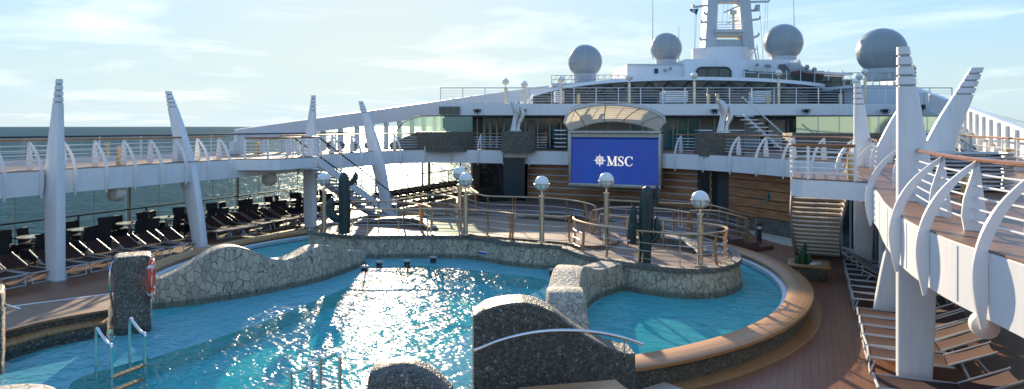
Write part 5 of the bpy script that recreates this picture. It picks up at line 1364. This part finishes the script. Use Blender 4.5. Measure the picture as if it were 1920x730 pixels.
for j in range(7):
    MB().plate([V(1413+.5*j, 20-1.6*j, 55.6), V(1424+.2*j, 22-1.9*j, 55.7), V(1424+.2*j, 20.3-1.9*j, 55.7), V(1413+.5*j, 18.6-1.6*j, 55.6)], -f*.02).build('stripe', NAVY if j % 2 == 0 else FLAGW, fl2)
for (x, y0, y1, D, lab) in ((1224, -20, 97, 55, 'tall thin whip aerial beside the radome left of the mast'), (1490, -20, 56, 57, 'tall thin whip aerial behind the radome right of the mast'), (1273, 50, 112, 56, 'short thin whip aerial right of the second radome')):
    tag(MB().tube([V(x, y1+14, D), V(x-(3 if x == 1490 else 0), y0, D)], [.045, .015], 6).build('whip_aerial', SHIPGREY), lab, 'aerial')

# radomes
def radome(px, py, rpx, D, yb, label):
    c = V(px, py, D); r = rpx*D/1280
    t = thing('radome', label, 'radome', V(px, yb, D))
    m = MB(); m.sphere(c, r, 40, 24); m.build('dome', DOME, t)
    zb_ = EYE+(237-yb)*D/1280
    m = MB()
    for z0 in (.02, ):
        m.tube([c+Vector((r*1.0*math.cos(2*PI*i/48), r*math.sin(2*PI*i/48), -r*.08)) for i in range(48)], .018, 5, closed=True)
    for q in range(8):
        an = 2*PI*q/8+.3; m.tube([c+Vector((r*math.cos(an)*math.cos(s), r*math.sin(an)*math.cos(s), r*math.sin(s))) for s in [-1.2+2.4*i/18 for i in range(19)]], .009, 4)
    m.build('panel_seams', SHIPGREY, t)
    MB().lathe([(r*.66, zb_-c.z-.5), (r*.66, -r*.72), (r*.6, -r*.7)], c, 28).build('collar', SHIPGREY, t)
    return c, r
radome(1097, 115.5, 31.5, 50, 146, 'large grey radome left of the mast, above the dark lounge')
radome(1249, 91, 29, 56, 118, 'grey radome just left of the mast on the white house')
radome(1469, 80.5, 35, 55, 109, 'grey radome just right of the mast on the white house')
radome(1653, 97, 43.5, 44, 137, 'largest grey radome at the far right behind the big column')
# lattice guards round the outer radomes
def lattice(x0, x1, y0, y1, D, n, label, dep=3):
    t = thing('lattice_guard', label, 'railing', V((x0+x1)/2, y1, D))
    for dd_ in (0, dep):
        m = MB()
        for y in (y0, (y0+y1)/2, y1): m.tube([V(x0, y+1, D+dd_), V(x1, y, D+dd_)], .025, 5)
        m.build('rail', ALU, t); m = MB()
        for j in range(n):
            x = x0+(x1-x0)*j/(n-1); m.tube([V(x, y0, D+dd_), V(x, y1+3, D+dd_)], .025, 5)
            if j < n-1: m.tube([V(x, y1, D+dd_), V(x+(x1-x0)/(n-1), y0, D+dd_)], .015, 4)
        m.build('stanchions', ALU, t)
    MB().ibox(x0, x1, y1+1, y1+6, D-.1, dep+.3).build('platform', SHIPGREY, t, smooth=False)
lattice(1034, 1172, 141, 156, 49, 12, 'lattice railing and platform round the left radome')
lattice(1582, 1690, 136, 160, 43, 9, 'lattice railing and platform round the far right radome')
bx = thing('radome_block', 'pale blue-grey block under the far right radome', 'deckhouse', V(1640, 195, 42.5))
MB().ibox(1612, 1692, 163, 200, 42.6, 6).build('wall', SHIPGREY, bx, smooth=False)
MB().ibox(1560, 1612, 150, 200, 44.6, 6).build('glazing', DGLASS2, bx, smooth=False)
tw = thing('aerial_rack', 'small grey lattice rack right of the far right radome', 'aerial', V(1712, 160, 44))
for j in range(5):
    MB().ibox(1703+3*j, 1705+3*j, 122+2*abs(j-3), 163, 44, .2).build('upright', GREYPANEL, tw, smooth=False)
for j in range(5): MB().ibox(1702, 1719, 128+7*j, 130+7*j, 44.05, .1).build('crossbar', GREYPANEL, tw, smooth=False)
# stacked white slatted loungers on the top deck
for x0, x1, lab in ((1247, 1290, 'white slatted lounger stack on the top deck right of the fourth lamp'), (1041, 1058, 'white slatted lounger stack on the top deck below the left radome'), (1420, 1446, 'white slatted lounger stack on the top deck left of the sixth lamp')):
    t = thing('slatted_stack', lab, 'lounger stack', V((x0+x1)/2, 194, 41)); t.location.z = 5.7
    for j in range(6): MB().ibox(x0, x1, 171+3.6*j, 173.4+3.6*j, 41+.02*j, 1.5).build('slat_layer', WHITE, t, smooth=False)
for x0, x1, y0, y1, D, lab in ((1312, 1336, 242, 251, 38.5, 'left of the right statue'), (1366, 1396, 242, 251, 38.5, 'right of the right statue'), (1040, 1062, 243, 280, 38.5, 'left of the screen behind the railing')):
    t = thing('slatted_stack', 'dark and white slatted stack, upper deck, '+lab, 'lounger stack', V((x0+x1)/2, 285, D)); t.location.z = 3.13
    for j in range(10):
        z = 3.2+.115*j
        q = V(x0, 237, D); q2 = V(x1, 237, D)
        MB().hexa([up(q, z), up(q2, z), up(q2-f*1.2, z), up(q-f*1.2, z)], [up(q, z+.06), up(q2, z+.06), up(q2-f*1.2, z+.06), up(q-f*1.2, z+.06)]).build('slat_layer', WHITE if j % 2 else DARKSLAT, t, smooth=False)
for px in (1085, 1328, 1345, 1440, 1576):
    p = V(px, 195, 40.3); tag(MB().lathe([(.11, 5.702), (.11, 6.35), (.09, 6.4)], (p.x, p.y, 0), 14).build('deck_bollard', BRASS), 'short brass top-deck bollard '+{1085: 'below the left radome', 1328: 'right of the fifth lamp, left one of two', 1345: 'right of the fifth lamp, right one of two', 1440: 'left of the sixth lamp', 1576: 'before the far right lamp cluster'}[px], 'bollard')
# ================================================================== furniture
def make_lounger(flat=False):
    t = thing('sun_lounger', 'brown sling sun lounger', 'sun lounger', (0, 0, 0))
    # foot at x=0, head at x=1.95; width .64
    h = .32; bx_ = 1.22; al = .0 if flat else R(25); L_ = .74
    hx, hz = bx_+L_*math.cos(al), h+L_*math.sin(al)
    for s in (-1, 1):
        MB().tube([(0, s*.32, h), (bx_+.1, s*.32, h)], .022, 8).build('side_rail', ALU, t)
        MB().tube([(bx_, s*.30, h+.02), (hx, s*.30, hz+.02), (hx+.05*math.cos(al), s*.3, hz+.05)], .02, 8).build('back_rail', ALU, t)
    MB().tube([(0.0, -.33, h), (0, .33, h)], .026, 8).build('foot_bar', ALU, t)
    for x0, x1 in ((.12, .02), (1.45, 1.6)):
        m = MB()
        for s in (-1, 1): m.tube([(x0, s*.29, h), (x1, s*.29, .012)], .017, 8)
        m.tube([(x1, -.29, .02), (x1, .29, .02)], .017, 8); m.build('leg', ALU, t)
    m = MB(); n = 8
    def sheet(p0, p1, sag):
        A_ = []
        for j in range(n+1):
            k = j/n; x = p0[0]+(p1[0]-p0[0])*k; z = p0[1]+(p1[1]-p0[1])*k-sag*math.sin(PI*k)
            A_.append([Vector((x, -.29, z)), Vector((x, -.1, z-.012)), Vector((x, .1, z-.012)), Vector((x, .29, z)), Vector((x, .29, z-.014)), Vector((x, -.29, z-.014))])
        return A_
    m.solid(sheet((.02, h+.02), (bx_, h+.015), .02)); m.build('seat_sling', SLING, t)
    MB().solid(sheet((bx_+.01, h+.03), (hx, hz+.02), .015)).build('back_sling', SLING, t)
    if not flat:
        MB().tube([(bx_+.42, -.28, h+.02+.42*math.tan(al)*.9), (bx_+.62, -.28, h-.05)], .012, 6).build('back_prop', ALU, t)
    return t
LP = make_lounger(); used = False
def put_lounger(x, y, rz, label, group):
    global used
    if not used:
        used = True; LP.location = (x, y, 0.004); LP.rotation_euler = (0, 0, rz); LP['label'] = label; LP['group'] = group; return LP
    return dup(LP, (x, y, .004), rz, label, group)
feet = [(-38, 556), (28, 541), (82, 530), (145, 519), (189, 509), (238, 498), (291, 487), (334, 479), (372, 471), (420, 448), (446, 444), (471, 440), (500, 433), (525, 428), (548, 424), (572, 420)]
for i, (px, py) in enumerate(feet):
    P = U(px, py, 0)
    n = ['cut off at the picture edge', 'second from the picture edge', 'third, just left of the tall left column', 'fourth, partly behind the tall left column', 'fifth, just right of the tall left column', 'sixth, behind the dark pebble pillar', 'seventh, right of the dark pebble pillar', 'eighth, behind the left wave wall', 'ninth, just left of the leaning left column', 'tenth, just right of the leaning left column', 'eleventh, second right of the leaning left column', 'twelfth, third right of the leaning left column', 'thirteenth, fourth right of the leaning left column', 'fourteenth, beside the small channel', 'fifteenth, next to the far upright column', 'sixteenth, last before the far upright column'][i]
    put_lounger(P.x, P.y, PI+random.uniform(-.06, .06), 'brown sling lounger in the left row, '+n, 'loungers in the left row')
ys = [9.6, 10.35, 11.1, 11.85, 12.65, 14.25, 15.0, 15.75, 16.5, 17.25, 18.8, 19.55, 20.3, 21.05, 21.8, 22.55, 23.3]
for i, y in enumerate(ys):
    x = .98 if y < 18 else .95
    put_lounger(x, y, random.uniform(-.05, .05), 'brown sling lounger under the right walkway, %s from the front of its row' % ORD[i], 'loungers in the right row')
for i in range(5):
    put_lounger(3.2-.1*i, 20.6+.72*i, R(178), 'brown lounger facing the right row from the glass side, %s from the front' % ORD[i], 'loungers along the right glass')
for i in range(13):
    y = 32.6+.78*i
    put_lounger(-21.4, y, R(160), 'dark lounger in the shaded far left corner, inner row, %s from the front' % ORD[i], 'loungers in the far left corner')
for i in range(12):
    y = 33+.85*i
    put_lounger(-24.2, y, R(20), 'dark lounger in the shaded far left corner, row by the glass, %s from the front' % ORD[i], 'loungers in the far left corner')

# stack of folded loungers on the right walkway
FL = None
for i in range(10):
    lab = 'folded dark lounger in the stack on the right walkway, %s from the bottom' % ORD[i]
    if FL is None:
        FL = thing('folded_lounger', lab, 'folded lounger', (0, 0, 0), 'folded loungers stacked on the right walkway')
        m = MB()
        for s in (-1, 1): m.tube([(-.85, s*.33, .05), (.85, s*.33, .05)], .022, 8)
        for s in (-1, 1): m.tube([(s*.85, -.33, .05), (s*.85, .33, .05)], .022, 8)
        m.build('frame', ALU, FL); MB().rbox((0, 0, .035), (1.66, .62, .03), .01).build('sling', DARKSLAT, FL)
        m = MB()
        for s in (-1, 1): m.box((s*.6, 0, .012), (.04, .7, .022))
        m.build('leg_bar', DARK, FL)
        FL.location = (2.95, 17.2, 3.13); FL.rotation_euler = (0, 0, R(8))
    else: dup(FL, (2.95+random.uniform(-.03, .03), 17.2, 3.13+.083*i), R(8)+random.uniform(-.03, .03), lab)

# dining tables and wicker chairs along the left glass
def make_chair():
    t = thing('wicker_chair', 'black wicker chair', 'chair', (0, 0, 0))
    MB().rbox((0, 0, .41), (.5, .5, .1), .02).build('seat', WICKER, t)
    m = MB(); rr = []
    for z, y, w_, d_ in ((.43, .23, .48, .07), (.7, .26, .5, .06), (.93, .3, .53, .05)):
        rr.append([Vector((-w_/2, y-d_/2, z)), Vector((w_/2, y-d_/2, z)), Vector((w_/2, y+d_/2, z+.02)), Vector((-w_/2, y+d_/2, z+.02))])
    m.solid(rr).build('backrest', WICKER, t)
    for s in (-1, 1):
        MB().rbox((s*.26, -.02, .64), (.06, .5, .05), .015).build('armrest', WICKER, t)
        for y in (-.21, .21): MB().hexa([(s*.22-.02, y-.02, 0), (s*.22+.02, y-.02, 0), (s*.22+.02, y+.02, 0), (s*.22-.02, y+.02, 0)], [(s*.22-.027, y-.027, .37), (s*.22+.027, y-.027, .37), (s*.22+.027, y+.027, .37), (s*.22-.027, y+.027, .37)]).build('leg', WICKER, t)
    MB().hexa([(-.25, -.24, .17), (.25, -.24, .17), (.25, .24, .17), (-.25, .24, .17)], [(-.25, -.24, .362), (.25, -.24, .362), (.25, .24, .362), (-.25, .24, .362)]).build('apron', WICKER, t)
    return t
CHP = make_chair(); chused = False
def put_chair(x, y, rz, label, group):
    global chused
    if not chused:
        chused = True; CHP.location = (x, y, .004); CHP.rotation_euler = (0, 0, rz); CHP['label'] = label; CHP['group'] = group; return
    dup(CHP, (x, y, .004), rz, label, group)
TB = None
for i in range(11):
    y = 13.0+1.78*i; x = -24.3+random.uniform(-.1, .1)
    lab = 'round pale dining table among black chairs along the left glass, %s from the front' % ORD[i]
    if TB is None:
        TB = thing('dining_table', lab, 'table', (0, 0, 0), 'round tables along the left glass')
        MB().lathe([(.42, .71), (.475, .72), (.48, .735), (.47, .75)], (0, 0, 0), 32).build('tabletop', TABLETOP, TB)
        MB().lathe([(.045, .03), (.045, .7), (.15, .708)], (0, 0, 0), 16).build('pedestal', ALU, TB)
        MB().lathe([(.27, 0), (.26, .02), (.06, .04)], (0, 0, 0), 24).build('base', DARK, TB)
        TB.location = (x, y, .004)
    else: dup(TB, (x, y, .004), random.uniform(0, 6), lab)
    lab = 'small dark ashtray on the %s round table from the front' % ORD[i]
    ash = tag(MB().lathe([(.05, 0), (.055, .05), (.04, .05)], (0, 0, 0), 12).build('ashtray', DARK), lab, 'ashtray', 'ashtrays on the round tables') if i == 0 else dup(ash, (0, 0, 0), 0, lab)
    ash.location = (x+.1, y+.05, .756)
    for k, (dx, dy, rz, wh) in enumerate([(.74, .32, -PI/2-.25, 'pool side, far one'), (.72, -.40, -PI/2+.3, 'pool side, near one'), (-.74, .3, PI/2+.25, 'sea side, far one'), (-.74, -.38, PI/2-.2, 'sea side, near one')]):
        put_chair(x+dx+random.uniform(-.06, .06), y+dy+random.uniform(-.05, .05), rz+random.uniform(-.25, .25), 'black wicker chair at the %s round table from the front, %s' % (ORD[i], wh), 'wicker chairs along the left glass')

# planter box, bollard light, brass bollards, speaker pods, black spotlights
pbx = thing('planter_box', 'low planter box with wooden rim, small green cactus and stones beside the right stairs', 'planter', (-.05, 22.1, 0))
MB().rbox((-.05, 22.1, .19), (.98, .85, .38), .02).build('box', PEBBLE, pbx)
for s in (-1, 1):
    MB().rbox((-.05, 22.1+s*.42, .42), (1.16, .2, .07), .015).build('rim', RINGWOOD, pbx); MB().rbox((-.05+s*.48, 22.1, .42), (.2, .636, .068), .015).build('rim', RINGWOOD, pbx)
MB().box((-.05, 22.1, .37), (.76, .62, .06)).build('soil', REDWOOD, pbx)
for (px_, pts, r) in ((0, [(-.22, 22.1, .38), (-.23, 22.1, .6), (-.21, 22.1, .85)], .1), (1, [(-.1, 22.12, .38), (-.06, 22.12, .5), (-.05, 22.12, .66)], .07), (2, [(-.3, 22.05, .38), (-.35, 22.05, .5), (-.35, 22.05, .62)], .06), (3, [(-.2, 22.15, .7), (-.15, 22.15, .85), (-.16, 22.15, 1.0)], .05)):
    q = thing('potted_cactus', '', '', (0, 0, 0)); bpy.data.objects.remove(q)
    ribbed(MB(), pts+[(pts[-1][0], pts[-1][1], pts[-1][2]+.05)], [r*.8, r, r*.85, .01], 7).build('cactus_stem', GREEN, pbx)
for (x, y, r) in ((.12, 22.0, .11), (.22, 22.15, .09), (.05, 21.95, .08)): MB().sphere((x, y, .42), r, 10, 7, (1.2, 1, .8)).build('stone', CREAM, pbx)
bl = U(1424, 460, .004); bt = thing('bollard_light', 'slim dark bollard light on the cream floor by the bronze steps railing', 'bollard', bl)
MB().lathe([(.08, 0), (.08, .62)], bl, 16).build('body', DARK, bt); MB().lathe([(.07, .622), (.07, .72)], bl, 16).build('lens', GLOBE, bt); MB().lathe([(.085, .722), (.085, .82)], bl, 16).build('cap', DARK, bt)
for px, py, lab in ((1815, 398, 'brass bollard on the right walkway in front of the stacked loungers'), (1893, 322, 'brass bollard on the right walkway near the ribbed wall'), (1597, 342, 'brass bollard behind the right landing rail'), (224, 311, 'brass bollard on the left walkway, right one of a close two'), (201, 297, 'brass bollard on the left walkway, left one of a close two'), (481, 297, 'brass bollard on the left walkway by the stair landing'), (348, 300, 'brass bollard on the left walkway by the leaning column')):
    p = U(px, min(py, 999), 3.13)
    t = thing('brass_bollard', lab, 'bollard', p, 'brass bollards on the side walkways')
    MB().lathe([(.1, .0), (.1, .56)], p, 18).build('body', BRASS, t); MB().lathe([(.085, .562), (.085, .6)], p, 18).build('lens', GLOBE, t); MB().lathe([(.105, .602), (.105, .68), (.09, .69)], p, 18).build('cap', BRASS, t)
def pod(x, y, lab, s=1, zp=2.33):
    t = thing('speaker_pod', lab, 'speaker', (x, y, zp), 'speaker pods under the walkways')
    MB().lathe([(.12*s, -.3*s), (.24*s, -.24*s), (.28*s, -.1*s), (.26*s, .12*s), (.1*s, .2*s)], (0, 0, 0), 22).build('shell', CREAM, t)
    t.children[0].location = Vector((0, 0, -.02)); t.children[0].rotation_euler = (R(90), 0, 0)
    MB().box((0, 0, .12), (.06, .06, .3)).build('bracket', SHIPGREY, t)
    for c_ in t.children:
        c_.parent = t
    # children were built in world coordinates round the origin: bring them home
    for c_ in t.children:
        for v in c_.data.vertices: v.co += t.location
    return t
P_ = V(1846, 600, 7.2); pod(P_.x, P_.y, 'pale speaker pod under the near right walkway', .5, 2.42); pod(-20.9, 15.3, 'pale speaker pod under the left walkway right of the tall column'); pod(-20.6, 21.9, 'pale speaker pod under the left stair landing'); P_ = V(1668, 392, 16); pod(P_.x, P_.y, 'pale speaker pod under the walkway behind the big right column')
for i, px in enumerate((619, 640, 663, 690, 737, 786)):
    p = V(px, 273, 37.2+.3*i); t = thing('stage_spotlight', 'round black spotlight on the left upper walkway, %s from the left' % ORD[i], 'spotlight', (p.x, p.y, 3.13), 'black spotlights by the left stairs')
    MB().sphere(p, .21, 16, 10).build('head', DARK, t); MB().tube([Vector((p.x, p.y, 3.13)), p], .03, 6).lathe([(.14, 0), (.14, .03)], (p.x, p.y, 3.13), 12).build('stand', DARK, t)
